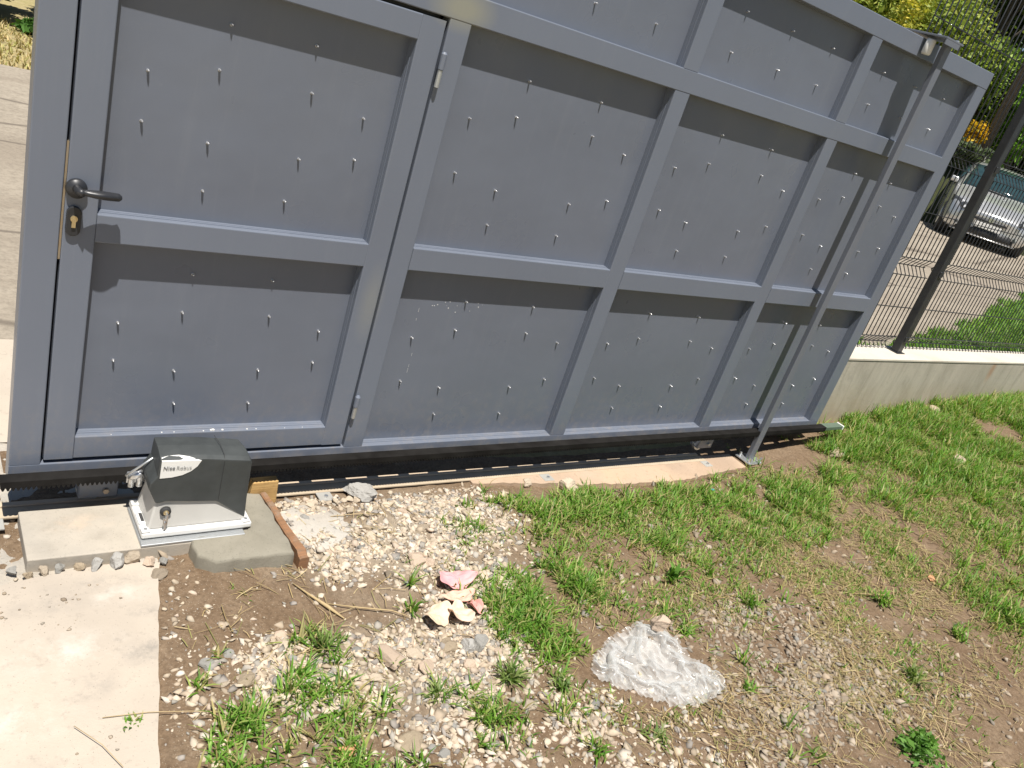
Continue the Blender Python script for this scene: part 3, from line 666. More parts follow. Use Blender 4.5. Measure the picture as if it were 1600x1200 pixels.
# ------------------------------------------------------------------ parked car
def build_car(loc, yaw, pitch):
    root = empty('parked_car', loc, 'silver hatchback parked on the road beyond the mesh fence', 'car')
    t = MT('silver_paint', (.62, .62, .61), .22, .55); t.color(t.mix(t.ramp(t.noise(400, 2), [(.3, 0), (.7, .2)]), (.62, .62, .61), (.5, .5, .5))); SILVER = t.m
    t.p.inputs['Coat Weight'].default_value = .6; t.p.inputs['Coat Roughness'].default_value = .05
    g = MT('car_glass', (.02, .045, .05), .06); g.color(g.mix(g.ramp(g.noise(6, 4), [(.3, 0), (.7, 1)]), (.018, .04, .045), (.03, .06, .065))); GL = g.m
    BK = plastic('car_trim', (.02, .02, .021), .5, .2); CH = metal('chrome', (.8, .8, .8), .12, .1)
    lm = MT('lamp_glass', (.75, .76, .76), .08, .25); lm.color(lm.mix(lm.ramp(lm.voro(9), [(.25, 0), (.45, 1)]), (.85, .85, .85), (.10, .105, .11))); LAMP = lm.m
    RUB = plastic('tyre_rubber', (.02, .02, .02), .8, .3)
    # stations from nose (x=0) to tail (x=-4.05): half widths at sill, bumper, belt, and heights
    #   x,     zlow, wlow, zmid, wmid, zbelt, wbelt, ztop, wtop
    st = [(.00, .26, .42, .42, .55, .56, .50, .60, .30),
          (-.06, .20, .60, .42, .70, .60, .64, .66, .46),
          (-.20, .18, .74, .45, .80, .68, .74, .76, .56),
          (-.45, .18, .80, .48, .84, .76, .80, .85, .62),
          (-.80, .18, .82, .50, .86, .83, .82, .93, .66),
          (-1.15, .18, .83, .52, .86, .88, .83, .99, .68),
          (-1.55, .18, .83, .54, .86, .92, .83, 1.22, .66),
          (-1.95, .18, .83, .55, .86, .94, .83, 1.42, .58),
          (-2.35, .18, .83, .55, .86, .95, .83, 1.50, .55),
          (-2.90, .18, .83, .55, .86, .96, .82, 1.51, .54),
          (-3.40, .18, .82, .55, .85, .97, .80, 1.46, .52),
          (-3.75, .20, .78, .55, .82, .97, .76, 1.30, .50),
          (-4.00, .24, .70, .55, .75, .92, .70, 1.02, .52),
          (-4.05, .28, .60, .55, .66, .86, .60, .92, .45)]
    bm = bmesh.new(); rings = []
    def sec(s):
        x, zl, wl, zm, wm, zb, wb, zt, wt = s
        half = [(wl*.5, zl-.01), (wl, zl), (wm, (zl+zm)/2), (wm, zm), ((wm+wb)/2+.005, (zm+zb)/2), (wb, zb), ((wb*.45+wt*.55)+.012, (zb*.45+zt*.55)), (wt, zt-.02), (wt*.8, zt+.004), (0, zt+.025)]
        xs_bow = lambda y: x-.16*(abs(y)/.85)**2*max(0, 1+x/1.3)
        pts = [(xs_bow(y), y, z) for y, z in half]; return pts+[(a, -b, c) for a, b, c in half and pts[-2::-1]]
    for s in st: rings.append([bm.verts.new(p) for p in sec(s)])
    n = len(rings[0])
    for A, B in zip(rings, rings[1:]):
        for k in range(n): bm.faces.new([A[k], A[(k+1) % n], B[(k+1) % n], B[k]])
    bm.faces.new(rings[0]); bm.faces.new(rings[-1][::-1])
    body = obj('body', bm, SILVER, root, True)
    ss = body.modifiers.new('ss', 'SUBSURF'); ss.levels = ss.render_levels = 2
    def patch(name, pts, mat, th=.012, sub=0, par=root):
        bm = bmesh.new(); fs = []
        for quad in pts:
            bm.faces.new([bm.verts.new(p) for p in quad])
        bmesh.ops.remove_doubles(bm, verts=bm.verts, dist=.0005)
        o = obj(name, bm, mat, par); m = o.modifiers.new('s', 'SOLIDIFY'); m.thickness = th; m.offset = 1; return o
    def grid(name, fn, nu, nv, mat, th=.012, par=root):
        bm = bmesh.new(); g = [[bm.verts.new(fn(i/nu, j/nv)) for j in range(nv+1)] for i in range(nu+1)]
        for i in range(nu):
            for j in range(nv): bm.faces.new([g[i][j], g[i+1][j], g[i+1][j+1], g[i][j+1]])
        o = obj(name, bm, mat, par, True); m = o.modifiers.new('s', 'SOLIDIFY'); m.thickness = th; m.offset = 0; return o
    # windscreen: from bonnet to roof
    def ws(u, v):
        y = (u-.5)*2; x = -1.13-.80*v-.10*y*y*(1-v*.3); w = .70-.14*v; z = 1.005+.45*v-.03*y*y+.03*math.sin(v*math.pi)
        return (x+.03, y*w, z+.02)
    wsc = grid('windscreen', ws, 10, 6, GL)
    for sy in (-1, 1): obj('wiper', tb([(-1.08, sy*.05+.1, 1.035), (-1.13, sy*.05-.4, 1.06)], .009, 6), BK, wsc)
    for s in (-1, 1):
        # side windows
        def sw(u, v, s=s):
            x = -1.45-1.9*u-.35*v*(1-u)+.25*v*u; y = (.835-.005*u)-.19*v**1.2; z = .955+.43*v*(1-(2*u-1)**4*.3)
            return (x, s*(y+.012), z)
        grid('side_window', sw, 8, 4, GL)
        def hl(u, v, s=s):
            x = -.13-.42*u-.03*v; y = .50+.26*u+.0*v; z = .60+.06*u+(.13+.05*u)*v*(1-.3*u); x += .05*(1-v)
            return (x+.035, s*(y+.03), z)
        grid('headlight', hl, 5, 4, LAMP, .03)
        obj('fog_lamp', tb([(-.13, s*.56, .33), (-.07, s*.56, .33)], .045, 14), LAMP, root)
        mb_ = bmesh.new(); box(mb_, -1.50, -1.36, s*.88-.08, s*.88+.08, .98, 1.10, .03, 3); obj('wing_mirror', mb_, SILVER, root, True)
        for xw in (-.78, -3.28):
            wh = obj('wheel', tb([(xw, s*.60, .31), (xw, s*.63, .31), (xw, s*.82, .31), (xw, s*.855, .31)], [.29, .31, .31, .28], 28), RUB, root, True)
            obj('rim', tb([(xw, s*.845, .31), (xw, s*.868, .31)], [.20, .17], 20), GALV, wh)
        def dl(u, v, s=s): return (-1.5-1.0*u, s*(.868), .62+.03*v)
        grid('door_moulding', dl, 4, 1, BK, .012)
    def gr(u, v): y = (u-.5)*2; return (-.045-.10*y*y+.062-.02*v, y*.36, .50+.055*v)
    gl = grid('grille', gr, 8, 2, BK, .02)
    bm = bmesh.new(); tube(bm, [(.045, 0, .56), (.052, 0, .56)], .045, 18); obj('emblem', bm, CH, gl)
    def it(u, v): y = (u-.5)*2; return (-.045-.13*y*y+.062, y*(.56-.05*v), .225+.135*v)
    grid('lower_intake', it, 8, 2, BK, .025)
    def lip(u, v): y = (u-.5)*2; return (-.05-.17*y*y+.07, y*.62, .185+.022*v)
    grid('bumper_lip', lip, 8, 1, SILVER, .03)
    obj('number_plate', bx(.034, .046, -.26, .26, .375, .475, bev=.003), WHITEP, root)
    root.rotation_euler = (0, pitch, yaw); return root
car_dir = math.atan2(-.50, -.865)
build_car((17.0, 5.4, float(base_h(17.0, 5.4))+.02), car_dir, math.radians(1.0))

# ------------------------------------------------------------------ foliage
def leaf_cloud(cs, n, size, cols, rng, flat=.5):
    """cs: list of (centre, radii); returns V,F,tint of small bent leaf quads spread through the volumes"""
    k = len(cs); w = np.array([r[0]*r[1]*r[2] for _, r in cs])**.66; idx = rng.choice(k, n, p=w/w.sum())
    cen = np.array([c for c, _ in cs])[idx]; rad = np.array([r for _, r in cs])[idx]
    d = rng.normal(size=(n, 3)); d /= np.linalg.norm(d, axis=1)[:, None]; rr = rng.random(n)**.42
    p = cen+d*rad*rr[:, None]*(1+.25*rng.normal(size=(n, 1))*.6)
    a = rng.normal(size=(n, 3)); a[:, 2] = a[:, 2]*flat-.2; a /= np.linalg.norm(a, axis=1)[:, None]
    b = np.cross(a, rng.normal(size=(n, 3))); b /= np.linalg.norm(b, axis=1)[:, None]
    s = (size*(.5+rng.random(n)))[:, None]
    V = np.stack([p-a*s, p+b*s*.42, p+a*s, p-b*s*.42], 1).reshape(-1, 3); F = np.arange(4*n).reshape(n, 4)
    c = np.array(cols); ci = rng.integers(0, len(c), n); col = c[ci]*(.7+.6*rng.random((n, 1)))
    clump = c[rng.integers(0, len(c), k)][idx]; col = col*.55+clump*.45
    return V, F, np.repeat(col, 4, 0)
GRN = [(.22, .33, .06), (.28, .40, .07), (.15, .25, .045), (.36, .43, .10)]
YGR = [(.40, .43, .09), (.30, .38, .08), (.50, .48, .11), (.22, .30, .07)]
DRK = [(.10, .135, .065), (.14, .18, .09), (.07, .10, .045), (.20, .235, .14)]
YFL = [(.62, .52, .08), (.55, .48, .07), (.34, .40, .08), (.30, .36, .08)]
YEL = [(.62, .38, .02), (.70, .46, .03), (.45, .33, .04), (.14, .17, .03)]
def bush(name, loc, rx, ry, rz, n, size, cols, label, cat='bush', seed=0, group=None, lumps=9):
    rng = np.random.default_rng(seed); loc = (loc[0], loc[1], float(base_h(loc[0], loc[1]))-.03 if len(loc) < 3 else loc[2])
    root = empty(name, loc, label, cat, group)
    cs = []
    for _ in range(lumps):
        cs.append(((rng.uniform(-.6, .6)*rx, rng.uniform(-.6, .6)*ry, rz*rng.uniform(.35, 1.3)), (rx*rng.uniform(.28, .5), ry*rng.uniform(.28, .5), rz*rng.uniform(.25, .45))))
    V, F, T = leaf_cloud(cs, n, size, cols, rng); V[:, 2] = np.maximum(V[:, 2], .01)
    mesh_np('foliage', V, F, LEAFM, root, T)
    bm = bmesh.new()
    for _ in range(5):
        c = cs[rng.integers(0, lumps)][0]; tube(bm, [(rng.uniform(-.1, .1)*rx, rng.uniform(-.1, .1)*ry, 0), (c[0]*.5, c[1]*.5, c[2]*.5), c], [.03*rz+.01, .02*rz+.006, .006], 6)
    obj('stem', bm, BARK, root); return root
bk = MT('bark', (.10, .08, .06), .9); bk.color(bk.mix(bk.ramp(bk.noise(14, 6), [(.3, 0), (.7, 1)]), (.075, .062, .048), (.15, .12, .09))); bk.bump(bk.noise(30, 5), .6, .02); BARK = bk.m
# bank behind the road at right
dvec = Vector((.885, .465)); nvec = Vector((-.465, .885))
def bank(D, s): p = Vector((-.28, -2.25))+dvec*D+nvec*s; return (p.x, p.y)
bush('shrub', bank(25.8, 3.4), 2.3, 2.2, 3.1, 20000, .085, YGR, 'yellow green shrub rising just past the top edge of the gate', 'bush', 1)
bush('shrub', bank(25.2, 1.5), 1.8, 1.7, 2.65, 16000, .08, YGR, 'broad yellow green shrub behind the top of the guide post', 'bush', 2)
bush('shrub', bank(24.9, .1), 1.3, 1.3, 2.1, 12000, .08, GRN, 'bright green shrub behind the parked car and yellow flowers', 'bush', 3)
bush('shrub', bank(24.2, -1.35), .9, 1.1, 1.9, 7000, .12, [(.20, .38, .05), (.26, .46, .07), (.14, .28, .04)], 'vivid green leafy shrub behind the roof of the car', 'bush', 4)
bush('flowering_bush', bank(23.4, -.02), .62, .6, 1.0, 4200, .07, YEL, 'low bush covered in deep yellow flowers behind the car', 'bush', 5, lumps=6)
bush('flowering_bush', bank(24.2, 3.5), .9, .6, 2.85, 1300, .06, YFL, 'tall shrub with pale yellow blossom above the gate top', 'bush', 15, lumps=6)
bush('flowering_bush', bank(24.0, 2.1), .9, .6, 2.7, 1100, .06, YFL, 'shrub with yellow flower heads just above the guide post', 'bush', 16, lumps=6)
bush('hedge', bank(22.6, .6), .4, 2.6, .40, 4200, .10, DRK, 'low dark clipped hedge along the road behind the car', 'hedge', 6, lumps=14)
for i, (D_, s_, rz_, lab) in enumerate(((31, 5.5, 3.6, 'tall mid green shrub at the back left of the roadside bank'), (31, 1.5, 3.7, 'tall rounded green shrub at the back centre of the roadside bank'), (31, -3, 3.9, 'tall dark shrub at the back right of the roadside bank'), (31, -7.5, 3.8, 'large shrub on the bank past the right edge of the car'))):
    bush('shrub', bank(D_, s_), 3.0, 2.8, rz_*1.5, 16000, .14, GRN if i % 2 == 0 else GRN+DRK, lab, 'bush', 20+i)
def tree(name, loc, hgt, r, label, seed, cols, n=12000, trunk_r=.19, size=.2, low=.35, lean=(0, 0)):
    rng = np.random.default_rng(seed); z0 = float(base_h(loc[0], loc[1]))-.05
    root = empty(name, (loc[0], loc[1], z0), label, 'tree'); bm = bmesh.new()
    tube(bm, [(0, 0, -.1), (lean[0]*.3, lean[1]*.3, hgt*.25), (lean[0]*.7, lean[1]*.7, hgt*.5), (lean[0], lean[1], hgt*.8)], [trunk_r*1.15, trunk_r, trunk_r*.75, trunk_r*.25], 12)
    cs = []
    for _ in range(16):
        a = rng.uniform(0, 6.28); q = rng.uniform(.25, 1)*r; z = hgt*rng.uniform(low, 1.0); c = (lean[0]+q*math.cos(a), lean[1]+q*math.sin(a), z)
        cs.append((c, (r*rng.uniform(.25, .45), r*rng.uniform(.25, .45), r*rng.uniform(.2, .34))))
        tube(bm, [(lean[0]*.6, lean[1]*.6, max(hgt*.28, z*.55)), (c[0]*.55, c[1]*.55, z*.85), c], [trunk_r*.35, trunk_r*.2, .015], 6)
    obj('trunk', bm, BARK, root); V, F, T = leaf_cloud(cs, n, size, cols, rng); mesh_np('crown', V, F, LEAFM, root, T); return root
PL = empty('wooden_pole', (*bank(23.4, -.66), float(base_h(*bank(23.4, -.66)))-.1), 'dark wooden pole rising between the fence post and the yellow flowers', 'pole')
obj('pole_shaft', tb([(0, 0, 0), (0, 0, 4.5), (0, 0, 9)], [.125, .115, .10], 14), BARK, PL, True)
pc = obj('crossarm', bx(-.9, .9, -.17, -.10, 8.4, 8.52, bev=.01), BARK, PL)
for x_ in (-.75, -.3, .3, .75): obj('insulator', tb([(x_, -.13, 8.52), (x_, -.13, 8.6), (x_, -.13, 8.66)], [.03, .05, .025], 10), WHITEP, pc, True)
tree('tree', bank(29.5, .3), 7.8, 2.0, 'dusky grey green tree filling the top right corner', 32, DRK, 14000, .12, .11, .66)
tree('tree', bank(38, 6), 9, 5, 'large green tree far behind the shrubs above the gate', 33, GRN, 9000, .3, .3, .2)
tree('tree', bank(39, -8), 10, 6, 'large dark tree far behind at the right', 34, DRK+GRN, 11000, .3, .32, .15)
tree('tree', bank(42, -1), 9, 5, 'large dark tree far behind the parked car', 35, GRN+DRK, 9000, .3, .32, .15)
PP = empty('white_pipe', (*bank(22.9, -1.05), float(base_h(*bank(22.9, -1.05)))), 'thin white pipe with a sleeve standing beside the dark tree trunk', 'pipe')
obj('pipe_tube', tb([(0, 0, 1.9), (0, 0, 4.6)], .045, 10), WHITEP, PP, True); obj('pipe_sleeve', tb([(0, 0, 1.75), (0, 0, 2.35)], .11, 12), WHITEP, PP, True)
obj('pipe_stake', tb([(.0, 0.02, -.1), (0, .02, 1.9)], .03, 8), BARK, PP, True)
# bushes beyond the road at left
bush('shrub', (.25, 9.6), .75, .8, .9, 4500, .07, [(.20, .22, .05), (.26, .20, .06), (.13, .17, .03), (.10, .13, .03)], 'yellowing leafy shrub at the top left corner beyond the road', 'bush', 41)
bush('shrub', (1.35, 10.4), 1.3, .9, 1.1, 6000, .09, DRK, 'dark dense shrub beyond the dry grass left of the gate', 'bush', 42)
bush('shrub', (1.25, 9.05), .5, .3, .16, 1800, .06, [(.06, .15, .03), (.09, .2, .04), (.05, .11, .02)], 'low bright green plant at the foot of the dark shrub', 'plant', 43)
bush('shrub', (3.6, 10.8), 1.6, 1.2, 1.4, 6000, .12, GRN, 'green shrub across the road hidden mostly by the gate', 'bush', 44)
bush('shrub', (-1.8, 10.0), 1.4, 1.0, 1.2, 5000, .10, YGR, 'yellow green shrub across the road past the left edge', 'bush', 45)

# ------------------------------------------------------------------ yard ground cover: density fields (world metres)
def field(x, y, blobs):
    s = np.zeros_like(x)
    for (bx_, by_, rx_, ry_, w) in blobs: s += w*np.exp(-((x-bx_)/rx_)**2-((y-by_)/ry_)**2)
    return s
GRASS_B = [(1.86, -.30, .30, .10, .9), (2.25, -.27, .30, .10, 1.1), (2.72, -.31, .35, .11, .8), (3.1, -.36, .35, .13, .6), (2.6, -.60, .35, .12, .35),
           (1.58, -.73, .20, .13, 1.6), (1.40, -.78, .10, .14, 1.2), (1.76, -.80, .14, .09, 1.0), (1.45, -.52, .10, .08, .4),
           (.43, -.90, .10, .07, .8), (.62, -.74, .07, .05, .6), (.72, -.92, .14, .07, .95), (.70, -1.06, .16, .08, 1.0), (.42, -1.04, .10, .07, .9), (.90, -1.02, .10, .06, .7), (.55, -1.12, .2, .07, .6), (.55,-.80,.12,.08,.5),
           (1.02, -1.12, .08, .06, .5),
           (5.1, -.12, .9, .24, 2.6), (4.3, -.20, .35, .14, 1.1), (6.4, -.10, .9, .34, 3.2), (5.0, -.62, .8, .18, .8), (6.2, -.7, .8, .4, 1.6), (4.2, -.44, .45, .14, .55), (3.5, -.42, .4, .14, .55),
           (3.2, -.60, .3, .14, .35), (3.55, -.92, .25, .10, .3), (3.9, -1.35, .35, .14, .6), (4.6, -1.0, .5, .2, .6), (2.17, -.52, .25, .10, .4)]
def grass_d(x, y):
    f = field(x, y, GRASS_B); n = fbm(x, y, 6.5, 4); n2 = fbm(x+31, y-4, 22, 2)
    f = f*sstep(.38, .64, n)*(.25+.75*sstep(.3, .6, n2))*1.8+.025*sstep(.5, .7, n)*(x > 1.2)
    f *= sstep(.0, .05, -(y+.05*(x < 4)+.03)+.02*(x > 3.8)) if False else 1
    f = np.where((x < 3.4) & (y > -.14-.03*np.sin(x*7)), 0, f); f = np.where((x < 4.2) & (y > -.06), 0, f); f = np.where(y > .12, 0, f)
    f = np.where(x < pad_edge(y)+.03, 0, f)
    bag = ((x-1.70)/.24)**2+((y+1.10)/.16)**2 < 1
    return np.where(bag, 0, f)
def blades(P, L, rng, cols, width=.0026, spread=1.15, droop=.9):
    """P (n,3) roots, L (n) lengths -> 5-vertex curved strips"""
    n = len(P); a = rng.random(n)*6.283; tilt = spread*rng.random(n)**.8
    d = np.stack([np.cos(a)*np.sin(tilt), np.sin(a)*np.sin(tilt), np.cos(tilt)], 1)
    side = np.stack([-np.sin(a), np.cos(a), np.zeros(n)], 1); w = (width*(.6+.8*rng.random(n)))[:, None]*side
    L = L[:, None]; mid = P+d*L*.55; out = np.stack([np.cos(a), np.sin(a), np.zeros(n)], 1)
    tip = P+d*L*.9+out*L*.3*droop*rng.random((n, 1))-np.array([0, 0, 1])*L*.25*droop*rng.random((n, 1))
    tip[:, 2] = np.maximum(tip[:, 2], P[:, 2]+.004)
    V = np.stack([P-w, P+w, mid-w*.8, mid+w*.8, tip], 1).reshape(-1, 3); b = 5*np.arange(n)[:, None]
    F = np.concatenate([b+np.array([[0, 1, 3]]), b+np.array([[0, 3, 2]]), b+np.array([[2, 3, 4]])], 0)
    c = np.array(cols)[rng.integers(0, len(cols), n)]*(.75+.5*rng.random((n, 1))); T = np.repeat(c, 5, 0)
    T.reshape(n, 5, 3)[:, :2] *= np.array([1.05, .95, .9]); return V, F, T
GC = [(.13, .28, .035), (.17, .33, .045), (.09, .21, .03), (.23, .37, .07), (.30, .37, .10), (.40, .37, .16), (.14, .30, .035), (.16, .31, .04)]
DC = [(.42, .32, .16), (.36, .27, .13), (.50, .40, .22), (.26, .25, .09)]
rng = np.random.default_rng(11)
def scatter(n, x0, x1, y0, y1, dens, dmax):
    x = rng.uniform(x0, x1, n); y = rng.uniform(y0, y1, n); k = rng.random(n) < dens(x, y)/dmax; return x[k], y[k]
# clumped: pick clump centres by density, several blades per clump
def grass_patch(name, x0, x1, y0, y1, nc, per, dmax, Lr, rad, cols, label):
    x, y = scatter(nc, x0, x1, y0, y1, grass_d, dmax); m = len(x)
    k = rng.integers(per[0], per[1], m); X = np.repeat(x, k); Y = np.repeat(y, k); sc = np.repeat(.6+.7*rng.random(m), k)
    X = X+rng.normal(size=len(X))*rad; Y = Y+rng.normal(size=len(X))*rad*.8
    Z = yard_h(X, Y)-.003; L = (Lr[0]+(Lr[1]-Lr[0])*rng.random(len(X)))*sc
    V, F, T = blades(np.stack([X, Y, Z], 1), L, rng, cols)
    o = mesh_np(name, V, F, GRASSM, None, T); tag(o, label, 'grass', kind='stuff'); return len(X)
gn = grass_patch('grass', .2, 3.4, -1.95, -.1, 34000, (6, 15), 1.7, (.025, .085), .012, GC+[(.42, .36, .16)], 'short green grass growing in patches through the yard soil')
gn += grass_patch('grass', 3.4, 8.5, -2.1, .13, 52000, (6, 16), 2.2, (.03, .12), .018, GC+[(.44, .38, .17)], 'thick green grass along the foot of the concrete wall')
def creep_d(x, y):
    d = field(x, y, [(2.4, -.42, .8, .22, .65), (3.2, -.75, .8, .35, .5), (4.4, -.6, 1.0, .4, .75), (3.4, -1.25, .8, .4, .35), (5.8, -.3, 1.2, .4, 1.2), (2.1, -.9, .4, .12, .4), (.6, -.95, .3, .15, .5), (1.3, -1.2, .3, .12, .4), (1.55, -.7, .25, .2, .6)])*sstep(.38, .62, fbm(x+3, y+9, 4.5, 4))
    d = np.where((x < 3.4) & (y > -.17), 0, d); d = np.where(y > .12, 0, d); d = np.where(x < pad_edge(y)+.03, 0, d)
    return np.where(((x-1.70)/.24)**2+((y+1.10)/.16)**2 < 1, 0, d)
x, y = scatter(130000, .3, 7.5, -1.9, .1, creep_d, 1.2); k = rng.integers(2, 6, len(x)); X = np.repeat(x, k)+rng.normal(size=k.sum())*.006; Y = np.repeat(y, k)+rng.normal(size=k.sum())*.006
V, F, T = blades(np.stack([X, Y, yard_h(X, Y)-.002], 1), .012+.035*rng.random(len(X)), rng, GC+[(.46, .39, .19), (.40, .34, .16), (.32, .33, .12)], .0020, 1.35, .6)
tag(mesh_np('creeping_grass', V, F, GRASSM, None, T), 'short thin grass creeping over the soil between the thicker patches', 'grass', kind='stuff')
# verge behind the wall
X = rng.uniform(3.8, 14, 80000); Y = rng.uniform(.36, 3.6, 80000); k = (Y < .86+.26*np.maximum(X-7.2, 0)+.45*fbm(X, Y, 2.2, 3)) & (rng.random(80000) < .75); X = X[k]; Y = Y[k]
V, F, T = blades(np.stack([X, Y, base_h(X, Y)+.01], 1), .05+.09*rng.random(len(X)), rng, [(.13, .28, .035), (.17, .33, .05), (.10, .22, .03), (.22, .34, .06)], .006)
tag(mesh_np('verge_grass', V, F, GRASSM, None, T), 'strip of rich green grass between the wall and the road', 'grass', kind='stuff')
# dry grass across the road at left
X = rng.uniform(-3, 7, 16000); Y = rng.uniform(6.75, 9.6, 16000)
V, F, T = blades(np.stack([X, Y, base_h(X, Y)-.02], 1), .05+.06*rng.random(len(X)), rng, [(.40, .34, .15), (.46, .37, .18), (.34, .33, .11), (.48, .40, .22)], .008)
tag(mesh_np('dry_grass', V, F, STRAWM, None, T), 'pale dry grass across the road beyond the left edge of the gate', 'grass', kind='stuff')
# straw litter
def straw_d(x, y):
    return field(x, y, [(3.0, -1.1, .9, .5, 1), (2.5, -1.35, .5, .35, .8), (2.9, -.55, .7, .2, .7), (4.2, -.8, .8, .3, .8), (1.1, -.35, .5, .2, .25), (.7, -.7, .4, .3, .15), (1.8, -1.35, .4, .2, .4)])*sstep(.35, .6, fbm(x, y, 5, 3))
x, y = scatter(60000, .3, 5.5, -1.95, -.12, straw_d, 1.0); k = (((x-1.70)/.24)**2+((y+1.10)/.16)**2 > 1) & (x > pad_edge(y)+.02); x = x[k]; y = y[k]; n = len(x)
a = rng.normal(1.9, .9, n); L = .02+.09*rng.random(n)**2; w = .0005+.0008*rng.random(n); z = yard_h(x, y)+.003+.006*rng.random(n)
dx = np.cos(a)*L/2; dy = np.sin(a)*L/2; nx = -np.sin(a)*w; ny = np.cos(a)*w; dz = rng.normal(size=n)*.12*L; cv = rng.normal(size=n)*.06*L
V = np.stack([np.stack([x-dx-nx, y-dy-ny, z-dz], 1), np.stack([x-dx+nx, y-dy+ny, z-dz], 1), np.stack([x+nx-np.sin(a)*cv, y+ny+np.cos(a)*cv, z+.003], 1), np.stack([x-nx-np.sin(a)*cv, y-ny+np.cos(a)*cv, z+.003], 1), np.stack([x+dx+nx, y+dy+ny, z+dz], 1), np.stack([x+dx-nx, y+dy-ny, z+dz], 1)], 1).reshape(-1, 3)
b = 6*np.arange(n)[:, None]; F = np.concatenate([b+np.array([[0, 1, 2, 3]]), b+np.array([[3, 2, 4, 5]])], 0)
T = np.repeat(np.array(DC)[rng.integers(0, 4, n)]*(.7+.6*rng.random((n, 1))), 6, 0)
tag(mesh_np('straw_litter', V, F, STRAWM, None, T), 'dry straw litter strewn over the soil at right', 'straw', kind='stuff')

# ------------------------------------------------------------------ gravel
ICO = bmesh.new(); bmesh.ops.create_icosphere(ICO, subdivisions=1, radius=1); ICV = np.array([v.co[:] for v in ICO.verts]); ICF = np.array([[v.index for v in f.verts] for f in ICO.faces]); ICO.free()
GRAV_B = [(.98, -.10, .30, .05, 1.0), (1.45, -.17, .20, .08, 1.0), (1.13, -.36, .26, .12, 1.5), (1.48, -.36, .14, .13, 1.2), (1.30, -.56, .14, .10, 1.2), (.93, -.85, .20, .11, 1.5), (1.10, -.90, .14, .10, 1.3), (.52, -.74, .14, .08, 1.2), (.60, -.86, .22, .10, .8), (.85, -.30, .08, .10, .7),
          (.86, -1.05, .25, .10, .6), (1.2, -1.2, .25, .10, .5), (2.40, -1.16, .36, .16, .26), (2.05, -1.36, .36, .15, .26), (2.35, -1.45, .4, .16, .26), (2.28, -.98, .2, .07, .34), (1.6, -1.42, .3, .12, .22), (.38, -.55, .16, .15, .12), (.75,-.42,.2,.1,.12), (1.2, -.72, .12, .1, 1.0)]
SOILBARE = [(.80, -.57, .22, .09, 1.0), (.55, -.45, .16, .08, .8), (1.25, -.09, .2, .03, .7)]
def grav_d(x, y):
    f = field(x, y, GRAV_B)*(.35+1.3*sstep(.3, .62, fbm(x+7, y, 7, 3)))+.03; f = f*(1-.8*np.clip(field(x, y, SOILBARE), 0, 1))
    f = np.where(x < pad_edge(y)+.012, 0, f); f = np.where((x > .44) & (x < .79) & (y > -.39), 0, f); f = np.where((x < .79) & (y > -.275), 0, f)
    f = np.where((x > 1.75) & (y > -.16), .0, f)
    return np.where(((x-1.70)/.22)**2+((y+1.10)/.15)**2 < 1, .05, f)
GCOL = np.array([(.62, .53, .41), (.57, .48, .36), (.50, .41, .30), (.40, .37, .32), (.31, .28, .25), (.62, .50, .39), (.46, .37, .27), (.66, .58, .48)])
GCOL2 = np.array([(.34, .275, .20), (.29, .255, .21), (.38, .30, .215), (.24, .19, .14), (.42, .35, .27)])
def gravel(name, n, dmax, s0, s1, region, label, pw=2.2, sink=.12):
    x, y = scatter(n, *region, grav_d, dmax); m = len(x); s = s0+(s1-s0)*rng.random(m)**pw
    S = s[:, None]*(np.array([1, .8, .58])*(.75+.5*rng.random((m, 3)))); ang = rng.random(m)*6.283
    jit = 1+.36*rng.normal(size=(m, 12)).clip(-1.3, 1.3)
    u = ICV[None]*jit[:, :, None]
    for _ in range(4):
        pn = rng.normal(size=(m, 1, 3)); pn /= np.linalg.norm(pn, axis=-1, keepdims=True); dd = (u*pn).sum(-1, keepdims=True); u = u-pn*np.maximum(dd-.45, 0)
    v = u*S[:, None, :]*1.25; c, s_ = np.cos(ang)[:, None], np.sin(ang)[:, None]
    tl = rng.normal(size=(m, 1))*.35; vz = v[:, :, 2]+v[:, :, 0]*tl
    V = np.stack([v[:, :, 0]*c-v[:, :, 1]*s_+x[:, None], v[:, :, 0]*s_+v[:, :, 1]*c+y[:, None], vz+(yard_h(x, y)+S[:, 2]*sink)[:, None]], -1).reshape(-1, 3)
    F = (12*np.arange(m)[:, None, None]+ICF[None]).reshape(-1, 3)
    right = (x > 1.75)[:, None]; c1 = GCOL[rng.integers(0, len(GCOL), m)]; c2 = GCOL2[rng.integers(0, len(GCOL2), m)]
    c = np.where(right, c2, c1)*(.75+.4*rng.random((m, 1))); T = np.repeat(c, 12, 0)
    o = mesh_np(name, V, F, GRAVELM, None, T); tag(o, label, 'gravel', kind='stuff'); return m
g1 = gravel('gravel', 100000, 1.15, .004, .0165, (.2, 3.4, -1.95, -.05), 'pale crushed limestone gravel scattered over the yard soil', 2.3)
g2 = gravel('grit', 60000, 1.4, .0015, .0042, (.2, 4.6, -1.95, -.05), 'fine grit lying over the yard soil', 1.3)
